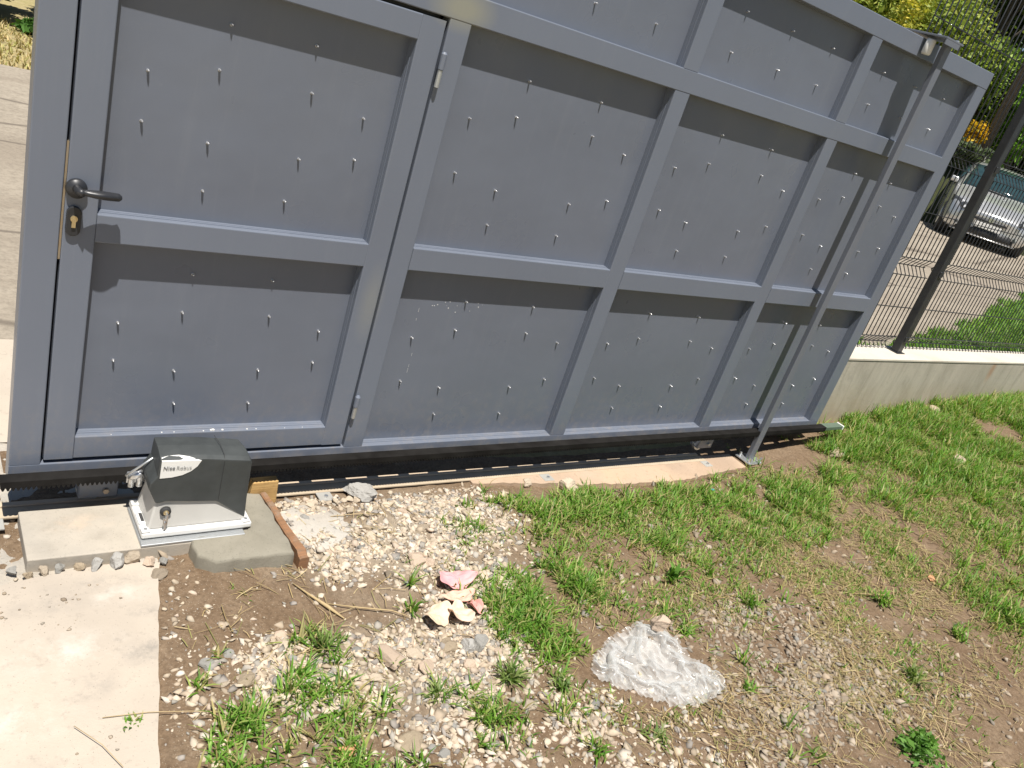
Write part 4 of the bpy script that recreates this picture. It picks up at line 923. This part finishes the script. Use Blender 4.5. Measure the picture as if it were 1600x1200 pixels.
def chips_pad():
    m = 1700; y = rng.uniform(-1.6, -.33, m); x = rng.uniform(-.4, .33, m); k = x < pad_edge(y)-.01; x, y = x[k], y[k]; m = len(x)
    d = fbm(x, y, 5, 3) > .50; x, y = x[d], y[d]; m = len(x); s = .0008+.0062*rng.random(m)**4
    v = ICV[None]*(1+.25*rng.normal(size=(m, 12)))[:, :, None]*s[:, None, None]*np.array([1, .8, .5])
    V = np.stack([v[:, :, 0]+x[:, None], v[:, :, 1]+y[:, None], v[:, :, 2]-.104+s[:, None]*.3], -1).reshape(-1, 3)
    T = np.repeat(GCOL2[rng.integers(0, len(GCOL2), m)], 12, 0)
    tag(mesh_np('grit', V, (12*np.arange(m)[:, None, None]+ICF[None]).reshape(-1, 3), GRAVELM, None, T), 'small dark grit scattered on the pale driveway slab', 'grit', kind='stuff')
    # rubble on the rough strip left of plinth
    m = 700; x = rng.uniform(-1.2, .02, m); y = rng.uniform(-.34, .1, m); s = .002+.008*rng.random(m)**3
    v = ICV[None]*(1+.25*rng.normal(size=(m, 12)))[:, :, None]*s[:, None, None]*np.array([1, .85, .6])
    V = np.stack([v[:, :, 0]+x[:, None], v[:, :, 1]+y[:, None], v[:, :, 2]+(roughh(x, y)+s*.3)[:, None]], -1).reshape(-1, 3)
    T = np.repeat(GCOL[rng.integers(0, len(GCOL), m)]*.85, 12, 0)
    tag(mesh_np('rubble', V, (12*np.arange(m)[:, None, None]+ICF[None]).reshape(-1, 3), GRAVELM, None, T), 'small rubble on the rough cement left of the plinth', 'rubble', kind='stuff')
chips_pad()

# ------------------------------------------------------------------ individual stones and rocks
def stone_mesh(seed, sub=2, flat=.62, rough=.24, facets=5):
    r = random.Random(seed); bm = bmesh.new(); bmesh.ops.create_icosphere(bm, subdivisions=sub, radius=1)
    planes = [(Vector((r.gauss(0, 1), r.gauss(0, 1), r.gauss(0, 1))).normalized(), r.uniform(.48, .80)) for _ in range(facets)]
    off = Vector((r.uniform(0, 50), r.uniform(0, 50), 0))
    for v in bm.verts:
        p = v.co.copy()
        for nn, d in planes:
            q = p.dot(nn)
            if q > d: p -= nn*(q-d)
        p *= 1+rough*mnoise.noise(p*1.3+off)+rough*.35*mnoise.noise(p*4+off)+(rough*.16*mnoise.noise(p*10+off) if sub > 2 else 0); p.z *= flat; v.co = p
    me = bpy.data.meshes.new('stone'); bm.to_mesh(me); bm.free(); return me
SM = {}
for mname, m in (('pale', R_PALE), ('pink', R_PINK), ('grey', R_GREY), ('tan', R_TAN), ('brown', R_BROWN)):
    for i in range(4):
        me = stone_mesh(i*7+len(SM)*13, 2, .66, .20, 11); me.materials.append(m); SM[(mname, i)] = me
LAB = {'pale': 'pale limestone pebble', 'pink': 'pinkish limestone pebble', 'grey': 'grey pebble', 'tan': 'tan pebble', 'brown': 'brown pebble'}
def ZONE(x, y):
    if x > 1.8: return ' in the patch of fine gravel right of the plastic bag'
    if y > -.2: return ' in the gravel strip just in front of the rail'
    if y > -.62: return ' in the pale gravel heap above the pink scraps' if x > .95 else ' on the soil beside the wooden batten'
    if x < .72: return ' in the grey gravel near the driveway edge'
    return ' in the gravel around the big stone slab' if y > -.98 else ' between the grass tufts at the bottom edge'
placed = []
tries = 0
def bigd(x, y):
    return float(grav_d(np.array([x]), np.array([y]))[0])
keepout = [(.86, -.83, .07), (1.12, -.02, .09), (2.09, -.10, .08), (1.15, -.67, .12), (1.70, -1.10, .24), (.78, -1.11, .05), (.62, -1.07, .035), (1.14, -.86, .05), (1.05, -.83, .06), (.95,-.87,.04)]
while len(placed) < 280 and tries < 12000:
    tries += 1; x = random.uniform(.3, 2.7); y = random.uniform(-1.5, -.04); d = bigd(x, y)
    if random.random() > (d-.12)/1.7: continue
    s = random.choice((random.uniform(.011, .015), random.uniform(.012, .019), random.uniform(.016, .029)))
    if x > 1.8: s *= .75
    if any((x-a)**2+(y-b)**2 < (s*.8+c)**2 for a, b, c in keepout) or any((x-a)**2+(y-b)**2 < (.75*(s+c))**2 for a, b, c in placed): continue
    placed.append((x, y, s)); zone = ZONE(x, y); kind = random.choice(('pale', 'pale', 'pale', 'pink', 'tan', 'grey', 'grey')) if x < 1.8 else random.choice(('grey', 'brown', 'tan'))
    o = bpy.data.objects.new('pebble', SM[(kind, random.randrange(4))]); link(o)
    o.location = (x, y, float(yard_h(x, y))+s*.12); o.scale = (s*random.uniform(.85, 1.25), s*random.uniform(.75, 1.0), s*random.uniform(.8, 1.1)); o.rotation_euler = (random.uniform(-.3, .3), random.uniform(-.3, .3), random.uniform(0, 6.28))
    tag(o, LAB[kind]+zone, 'pebble', kind+' pebbles '+zone.strip())
def rock_at(name, x, y, s, mat, label, seed, rot=0, flat=.6, z=None, cat='rock', tilt=(0, 0), rough=.24, lift=.25):
    me = stone_mesh(seed, 4, flat, rough, 8); me.materials.append(mat); o = bpy.data.objects.new(name, me); link(o)
    zz = float(yard_h(x, y)) if z is None else z
    o.location = (x, y, zz+s[2]*flat*lift); o.scale = s; o.rotation_euler = (tilt[0], tilt[1], rot); return tag(o, label, cat)
rock_at('rock', 1.12, -.055, (.072, .052, .055), R_CONC, 'large grey lump of broken concrete leaning on the rail', 101, -.3, .75, lift=.5, rough=.35)
rock_at('rock', 2.09, -.125, (.058, .042, .050), R_PALE, 'angular pale rock at the edge of the ochre footing', 102, -.5, .8, lift=.5)
rock_at('rock', 1.89, -.075, (.035, .028, .030), R_PALE, 'small pale rock beside the rail left of the angular rock', 103, .4, .8, lift=.5)
rock_at('rock', .865, -.83, (.064, .042, .036), R_PINK, 'largest flat pinkish stone slab in the gravel below the pink scraps', 104, -.75, .6, lift=.6, rough=.14)
rock_at('rock', .945, -.825, (.032, .024, .028), R_PALE, 'flat pale stone just right of the pinkish slab', 105, -.6, .6, rough=.16)
rock_at('rock', .95, -.885, (.036, .025, .03), R_PINK, 'pinkish wedge stone touching the right end of the big slab', 106, .3, .6, rough=.16)
rock_at('rock', 1.06, -.83, (.038, .032, .034), R_TAN, 'rounded tan stone under the cream scraps', 107, .9, .75)
rock_at('rock', 1.115, -.85, (.028, .025, .030), R_CONC, 'grey stone between the tan and the upright stone', 108, .2, .9)
rock_at('rock', 1.155, -.862, (.027, .024, .034), R_GREY, 'rough grey stone rightmost of three below the scraps', 109, .5, 1.0, lift=.4)
rock_at('rock', 1.15, -.45, (.043, .036, .036), R_PINK, 'rounded pinkish rock in the middle of the gravel heap', 110, .3, .8)
rock_at('rock', .79, -1.11, (.046, .034, .03), R_TAN, 'broad tan stone among the grass at the bottom edge', 111, .2, .65)
rock_at('rock', .625, -1.075, (.030, .020, .022), R_ORANGE, 'small orange stone among grass left of the tan stone', 112, .1, .7, cat='stone')
rock_at('rock', 3.55, -1.11, (.028, .022, .022), R_ORANGE, 'orange brick fragment lying alone on soil at right', 113, .7, .7, cat='brick fragment')
rock_at('rock', 5.0, -.44, (.07, .05, .06), R_PINK, 'pale brown rock in the grass at the far right', 114, .2, .8)
rock_at('rock', 4.12, -.17, (.085, .05, .05), R_TAN, 'tan rock near the right end of the gate bottom', 115, .2, .6)
rock_at('rock', 5.55, .04, (.07, .04, .05), R_PINK, 'small pinkish rock against the foot of the wall', 116, .1, .7)
rock_at('rock', .46, -.79, (.030, .024, .024), R_TAN, 'tan rounded stone in the grey gravel near the driveway', 117, .4, .7)
rock_at('rock', .38, -.72, (.024, .02, .02), R_GREY, 'grey stone near the driveway edge above the grass', 118, .4, .7)
rock_at('rock', .79, -.885, (.026, .020, .02), R_PALE, 'cream stone below the left end of the big slab', 119, .4, .7)
rock_at('rock', 2.45, -1.66, (.03, .024, .02), R_PALE, 'white rounded pebble near the bottom right gravel', 120, .4, .7)
rock_at('rock', 1.02, -.50, (.022, .018, .018), R_BROWN, 'brown stone on bare soil near the dry stalk', 121, .4, .7)
rock_at('rock', .345, -.35, (.03, .024, .02), R_BROWN, 'dusty brown stone just off the driveway corner', 122, .4, .7)
for i, (x, y, s, m, lab) in enumerate(((.288, -.285, .026, R_PALE, 'whitish stone balanced against the plinth front'), (.245, -.292, .03, R_CONC, 'grey lump of mortar in front of the plinth'), (.325, -.31, .021, R_PINK, 'pinkish pebble right of the whitish stone by the plinth'), (.19, -.29, .022, R_CONC, 'grey stone in front of the plinth centre'), (.15, -.285, .017, R_TAN, 'small tan stone along the plinth front'), (.10, -.285, .018, R_GREY, 'dark grey stone along the plinth front'), (.06, -.285, .018, R_PALE, 'pale pebble near the left front corner of the plinth'), (.025, -.295, .015, R_TAN, 'tan pebble at the left front corner of the plinth'), (.37, -.30, .018, R_GREY, 'grey pebble where plinth meets the cement patch'), (-.01, -.27, .016, R_GREY, 'grey pebble left of the plinth corner'))):
    rock_at('stone', x, y, (s, s*.85, s), m, lab, 140+i, i*1.3, .8, z=-.104 if x < .33 else None, cat='stone', lift=.5)
rock_at('stone', .289, -.276, (.02, .017, .018), R_BROWN, 'brown stone beneath the whitish stone at the plinth', 155, .4, .8, z=-.115, cat='stone')
# row of white stones along the rail
for i in range(12):
    x = .80+i*.026+random.uniform(-.004, .004); s = .010+.006*(i/12)+random.uniform(0, .003)
    o = bpy.data.objects.new('pebble', SM[('pale', i % 4)]); link(o); o.location = (x, -.085+random.uniform(-.006, .004), float(yard_h(x, -.085))+s*.45); o.scale = (s, s*.9, s); o.rotation_euler = (0, 0, i)
    tag(o, 'whitish pebble in the row along the rail right of the timber block', 'pebble', 'row of whitish pebbles along the rail')

# ------------------------------------------------------------------ single tufts, stalks
def tuft(name, x, y, n, L, rad, label, cols, seed, width=.0032, cat='grass tuft', spread=1.15, group=None):
    r2 = np.random.default_rng(seed); P = np.stack([r2.normal(size=n)*rad, r2.normal(size=n)*rad, np.zeros(n)-.002], 1)
    V, F, T = blades(P, L*(.5+.6*r2.random(n)), r2, cols, width, spread, 1.0); V[:, 2] = np.maximum(V[:, 2], -.003)
    o = mesh_np(name, V, F, GRASSM, None, T); o.location = (x, y, float(yard_h(x, y))); return tag(o, label, cat, group)
LG = [(.16, .24, .06), (.22, .30, .09), (.10, .19, .035), (.30, .34, .14)]
TF = [(1.18, -1.00, 90, .085, .012, 'spiky grass tuft with a pale centre left of the plastic bag', LG), (1.32, -1.08, 60, .06, .010, 'smaller spiky grass tuft beside the plastic bag', LG),
      (3.11, -1.13, 70, .08, .02, 'loose grass tuft on straw above the bag at right', GC), (2.75, -1.48, 80, .085, .014, 'spiky pale grass tuft in the lower right soil', LG), (3.26, -1.40, 60, .075, .016, 'thin grass tuft right of the pale spiky one', GC),
      (3.69, -1.42, 110, .09, .03, 'dense dark grass tuft near the right edge', GC), (2.37, -.96, 60, .07, .018, 'grass tuft above the grey gravel at right', GC), (1.02, -.66, 26, .08, .006, 'tall thin grass sprig left of the cream scraps', GC), (1.07, -.55, 22, .08, .006, 'small grass sprig left of the pink scrap', GC),
      (1.24, -.80, 34, .05, .010, 'short grass sprig under the right scraps', GC), (.93, -.99, 46, .07, .008, 'yellow green grass tuft below the stone slab', LG), (.69, -.74, 50, .085, .010, 'grass tuft in the gravel left of the stone slab', LG), (.34, -.78, 18, .06, .008, 'thin weed sprig at the driveway edge', GC), (.175, -.85, 26, .045, .008, 'tiny grass sprout on the driveway slab', GC),
      (1.95, -1.02, 30, .06, .010, 'small grass tuft right of the plastic bag', GC), (1.98, -1.28, 22, .05, .008, 'little grass sprig below right of the bag', GC), (1.50, -1.33, 34, .06, .016, 'straggly grass tuft below the plastic bag', LG), (1.28, -1.30, 40, .06, .012, 'short grass tuft at the bottom left of the bag', GC)]
for i, (x, y, n, L, r_, lab, c) in enumerate(TF): tuft('grass_tuft', x, y, n, L, r_, lab, c, 300+i)
tuft('broadleaf_weed', 2.13, -.75, 16, .11, .012, 'broad leaved grass weed standing between the lawn and the bag', [(.12, .25, .04), (.16, .30, .06)], 330, .009, 'weed', .8)
def leafy(x, y, R, n, label, seed):
    r2 = np.random.default_rng(seed); V, F, T = leaf_cloud([((0, 0, .02), (R, R*.8, .03)), ((R*.4, .01, .025), (R*.6, R*.5, .03))], n, .013, [(.11, .24, .04), (.16, .31, .055), (.08, .18, .03)], r2, .3)
    V[:, 2] = np.maximum(V[:, 2], 0.001); o = mesh_np('weed', V, F, LEAFM, None, T); o.location = (x, y, float(yard_h(x, y))); tag(o, label, 'weed')
leafy(2.40, -1.69, .085, 420, 'low leafy green weed at the bottom right edge', 340)
def stalk(pts, r, label, seed, cat='stalk'):
    bm = bmesh.new(); P_ = [(x, y, float(yard_h(x, y))+.006+dz) for x, y, dz in pts]; tube(bm, P_, r, 6)
    m = len(bm.verts); o = obj('dry_stalk', bm, STALKM, None, True); return tag(o, label, cat)
sk = MT('dry_stalk', (.5, .38, .2), .7); sk.color(sk.mix(sk.ramp(sk.noise(40, 4), [(.3, 0), (.7, 1)]), (.52, .40, .22), (.40, .29, .14))); STALKM = sk.m
stalk([(.705, -.465, 0), (.735, -.53, .004), (.77, -.59, .004), (.80, -.645, 0)], [.0018, .0035, .006, .002], 'flat dry straw leaf lying on bare soil right of the plinth', 1)
stalk([(.775, -.575, 0), (.86, -.62, .006), (.95, -.66, .008), (1.0, -.695, .004)], [.0014, .0022, .002, .001], 'long thin straw stalk curving across bare soil', 2)
stalk([(.95, -.17, 0), (1.06, -.175, .006), (1.15, -.19, .004)], .0014, 'thin straw stalk across the cement spill and gravel', 3)
stalk([(.115, -.82, .012), (.21, -.835, .014), (.30, -.86, .008), (.37, -.88, .004)], .0010, 'long thin runner stem lying across the driveway edge', 4)
stalk([(2.6, -1.25, 0), (2.45, -1.45, .008), (2.33, -1.60, .004)], .0018, 'long straw stem in the lower right gravel', 5)
stalk([(3.0, -1.05, .002), (3.15, -1.12, .01), (3.25, -1.02, .004)], .0018, 'bent straw stem on soil near the orange fragment', 6)
stalk([(2.55, -1.72, .002), (2.62, -1.62, .008), (2.7, -1.66, .004)], .002, 'short forked straw stem above the leafy weed', 7)
stalk([(3.0, -1.63, .002), (2.9, -1.52, .008), (3.05, -1.42, .004)], .0016, 'thin brown stem right of the pale spiky tuft', 8)
stalk([(.055, -.83, .012), (.10, -.90, .016), (.13, -.97, .012)], .0009, 'thin twig lying on the pale driveway slab', 9)

# ------------------------------------------------------------------ pink and cream scraps
def scrap(x, y, z, rx, ry, hgt, rot, col, col2, label, seed, fold=.5):
    t = MT('scrap_paper', col, .6, 0, .3); n = t.noise(28, 5); t.color(t.mix(t.ramp(n, [(.35, 0), (.7, 1)]), col, col2)); t.p.inputs['Subsurface Weight'].default_value = 0
    r = random.Random(seed); bm = bmesh.new(); nr, na = 9, 36; rings = []
    ph = r.uniform(0, 6); k2 = r.choice((2, 3))
    for i in range(1, nr+1):
        q = i/nr; rr = []
        for j in range(na):
            a = 2*math.pi*j/na; ed = 1+.14*math.sin(k2*a+ph)+.10*math.sin(5*a+ph*2)+.04*math.sin(9*a)
            u = q*ed*math.cos(a); v = q*ed*math.sin(a)
            w = 1.15*hgt*(fold*(u*u*.9)+.55*math.sin(2.6*v+ph)*.5+.35*mnoise.noise(Vector((u*2.2+seed, v*2.2, 0)))+.18*mnoise.noise(Vector((u*6, v*6, seed)))+.5*max(0, q-.72)*math.sin(k2*a+ph)*2.2)
            rr.append(bm.verts.new((u*rx, v*ry, w)))
        rings.append(rr)
    c = bm.verts.new((0, 0, 0))
    for j in range(na): bm.faces.new([c, rings[0][j], rings[0][(j+1) % na]])
    for A, B in zip(rings, rings[1:]):
        for j in range(na): bm.faces.new([A[j], B[j], B[(j+1) % na], A[(j+1) % na]])
    o = obj('crumpled_scrap', bm, t.m, None, True); o.location = (x, y, float(yard_h(x, y))+z); o.rotation_euler = (r.uniform(-.15, .15), r.uniform(-.15, .15), rot)
    s = o.modifiers.new('s', 'SOLIDIFY'); s.thickness = .0025; sb = o.modifiers.new('ss', 'SUBSURF'); sb.levels = sb.render_levels = 1
    return tag(o, label, 'scrap')
PK, PK2 = (.76, .32, .34), (.77, .42, .40)
CRM, CRM2 = (.75, .52, .38), (.74, .57, .44)
scrap(1.225, -.585, .026, .062, .045, .020, -.25, PK, PK2, 'bright pink crumpled scrap topmost of the pile on the gravel', 1)
scrap(1.185, -.665, .024, .060, .024, .018, -.25, CRM, (.72, .32, .26), 'pale pink rolled scrap under the bright pink one', 2, 1.0)
scrap(1.225, -.715, .022, .018, .034, .014, .2, (.72, .30, .26), (.74, .38, .33), 'small coral pink scrap at the right of the pile', 3)
scrap(1.075, -.725, .024, .046, .042, .016, .5, (.72, .56, .38), CRM2, 'cream curled scrap lowest left of the pile', 4, .9)
scrap(1.15, -.735, .026, .044, .042, .018, -.1, CRM, CRM2, 'peach coloured scrap lowest right of the pile', 5, .9)

# ------------------------------------------------------------------ plastic bag with a stone on it
outline = [(1.45, -1.06), (1.50, -1.00), (1.60, -.955), (1.70, -.935), (1.80, -.925), (1.87, -.965), (1.895, -1.04), (1.865, -1.13), (1.92, -1.21), (1.905, -1.26), (1.84, -1.285), (1.74, -1.29), (1.64, -1.275), (1.57, -1.21), (1.51, -1.15), (1.455, -1.10)]
BC = Vector((1.69, -1.10)); NB = 120; NRB = 30
def oline(a):
    # radius of the outline along angle a
    best = .1
    n = len(outline); d = Vector((math.cos(a), math.sin(a)))
    for i in range(n):
        p = Vector(outline[i])-BC; q = Vector(outline[(i+1) % n])-BC; e = q-p; den = d.x*e.y-d.y*e.x
        if abs(den) < 1e-9: continue
        t = (p.x*e.y-p.y*e.x)/den; s = (p.x*d.y-p.y*d.x)/den
        if t > 0 and -1e-6 <= s <= 1+1e-6: best = t
    return best
rad = [oline(2*math.pi*j/NB) for j in range(NB)]; rad = [(rad[j-1]+2*rad[j]+rad[(j+1) % NB])/4 for j in range(NB)]
def film_surface(seed, press, grow, nx=58, ny=46, steps=200):
    """a sheet larger than its outline is pushed together and buckles into real folds (mass-spring relaxation)"""
    r = np.random.default_rng(seed); x0, x1, y0, y1 = -.27, .25, -.21, .19
    gx, gy = np.meshgrid(np.linspace(x0, x1, nx), np.linspace(y0, y1, ny)); P = np.stack([gx, gy, np.zeros_like(gx)], -1)
    ang = np.arctan2(gy, gx) % (2*np.pi); R_ = np.array(rad)[(ang/(2*np.pi)*NB).astype(int) % NB]*grow
    inside = np.hypot(gx, gy) <= R_*1.0
    edge = np.clip(1-np.hypot(gx, gy)/R_, 0, 1)
    dx, dy = (x1-x0)/(nx-1), (y1-y0)/(ny-1)
    P[..., 2] = .004+.042*fbm(gx*1.0+seed+5, gy+7, 9, 4)*np.minimum(1, edge*4)+.035*(fbm(gx*.6-gy+3+seed, .35*(gy+gx*.6)+4, 26, 3)-.2)*np.minimum(1, edge*3)
    Q = P.copy(); S = 1.24
    pairs = [((0, 1), dx*S), ((1, 0), dy*1.22), ((1, 1), math.hypot(dx*S, dy*1.22)), ((1, -1), math.hypot(dx*S, dy*1.22)), ((0, 4), dx*S*3.75), ((4, 0), dy*1.22*3.75)]
    for it in range(steps):
        V_ = (P-Q)*.90; Q = P.copy(); P = P+V_; P[..., 2] += (-.00012+press*max(0, 1-it/90.))*np.minimum(1, edge*5)
        for (a, b), L in pairs:
            A = P[:ny-a, max(0, -b):nx-max(0, b)]; B = P[a:, max(0, b):nx+min(0, b) if b < 0 else nx]
            d = B-A; l = np.linalg.norm(d, axis=-1, keepdims=True)+1e-9; k = (.22 if max(a, abs(b)) < 2 else .02); c = d*((l-L)/l)*k
            if max(a, abs(b)) >= 2: c = np.where(l < L, c, 0)
            A += c; B -= c
        fix = edge < .03
        P[..., 0] = np.where(fix, gx, .5*P[..., 0]+.5*np.clip(P[..., 0], gx-.02, gx+.02)); P[..., 1] = np.where(fix, gy, .5*P[..., 1]+.5*np.clip(P[..., 1], gy-.02, gy+.02))
        P[..., 2] = np.clip(P[..., 2], .001, .085)
        P[..., 2] = np.where(edge < .02, np.minimum(P[..., 2], .006+.006*np.sin(ang*23)), P[..., 2])
    bm = bmesh.new(); vs = {}
    for a in range(ny):
        for b in range(nx):
            if inside[a, b]: vs[a, b] = bm.verts.new((BC.x+P[a, b, 0], BC.y+P[a, b, 1], YB+P[a, b, 2]))
    for a in range(ny-1):
        for b in range(nx-1):
            q = [vs.get(k) for k in ((a, b), (a, b+1), (a+1, b+1), (a+1, b))]
            if all(q): bm.faces.new(q)
    bmesh.ops.subdivide_edges(bm, edges=bm.edges, cuts=1, use_grid_fill=True, smooth=.6)
    bmesh.ops.smooth_vert(bm, verts=bm.verts, factor=.3, use_axis_x=True, use_axis_y=True, use_axis_z=True)
    return bm
YB = float(yard_h(1.69, -1.1))+.007
fm = MT('plastic_film', (.9, .91, .9), .17, 0, 1.0); fm.p.inputs['Coat Weight'].default_value = 1; fm.p.inputs['Coat Roughness'].default_value = .3; fm.p.inputs['Coat IOR'].default_value = 1.9; n_ = fm.noise(16, 6, .7, fm.geo_pos(), .6)
fm.color(fm.mix(fm.ramp(n_, [(.3, 0), (.7, 1)]), (.80, .82, .80), (.95, .96, .95)))
tp_ = fm.n.new('ShaderNodeBsdfTransparent'); tr_ = fm.n.new('ShaderNodeBsdfTranslucent'); tr_.inputs[0].default_value = (.9, .9, .88, 1)
m1 = fm.n.new('ShaderNodeMixShader'); m1.inputs[0].default_value = .4; fm.l.new(fm.p.outputs[0], m1.inputs[1]); fm.l.new(tr_.outputs[0], m1.inputs[2])
m2 = fm.n.new('ShaderNodeMixShader'); lw = fm.n.new('ShaderNodeLayerWeight'); lw.inputs[0].default_value = .5; fm.l.new(fm.ramp(lw.outputs['Facing'], [(.12, .80), (.72, .16)]), m2.inputs[0]); fm.l.new(m1.outputs[0], m2.inputs[1]); fm.l.new(tp_.outputs[0], m2.inputs[2])
fm.l.new(m2.outputs[0], fm.n['Material Output'].inputs[0]); FILM = fm.m
bag = obj('plastic_bag', film_surface(1, .0005, 1.0), FILM, None, True); tag(bag, 'crumpled clear plastic bag lying on soil with a stone on it', 'plastic bag')
o = obj('inner_fold', film_surface(5, .0001, .9, 50, 40, 110), FILM, bag, True)
rock_at('rock', 1.825, -.985, (.050, .034, .036), R_PINK, 'pale brown rock holding down the top of the plastic bag', 160, -.5, .75, z=float(yard_h(1.83, -.96))+.046)
# small things on the sill of detail
tag(obj('litter_scrap', bx(2.87, 2.89, -.30, -.285, -.118, -.112), plastic('turquoise_plastic', (.05, .3, .34), .4)), 'tiny turquoise plastic scrap in the grass near the post', 'litter')
print('grass', gn, 'gravel', g1, g2, 'pebbles', len(placed))
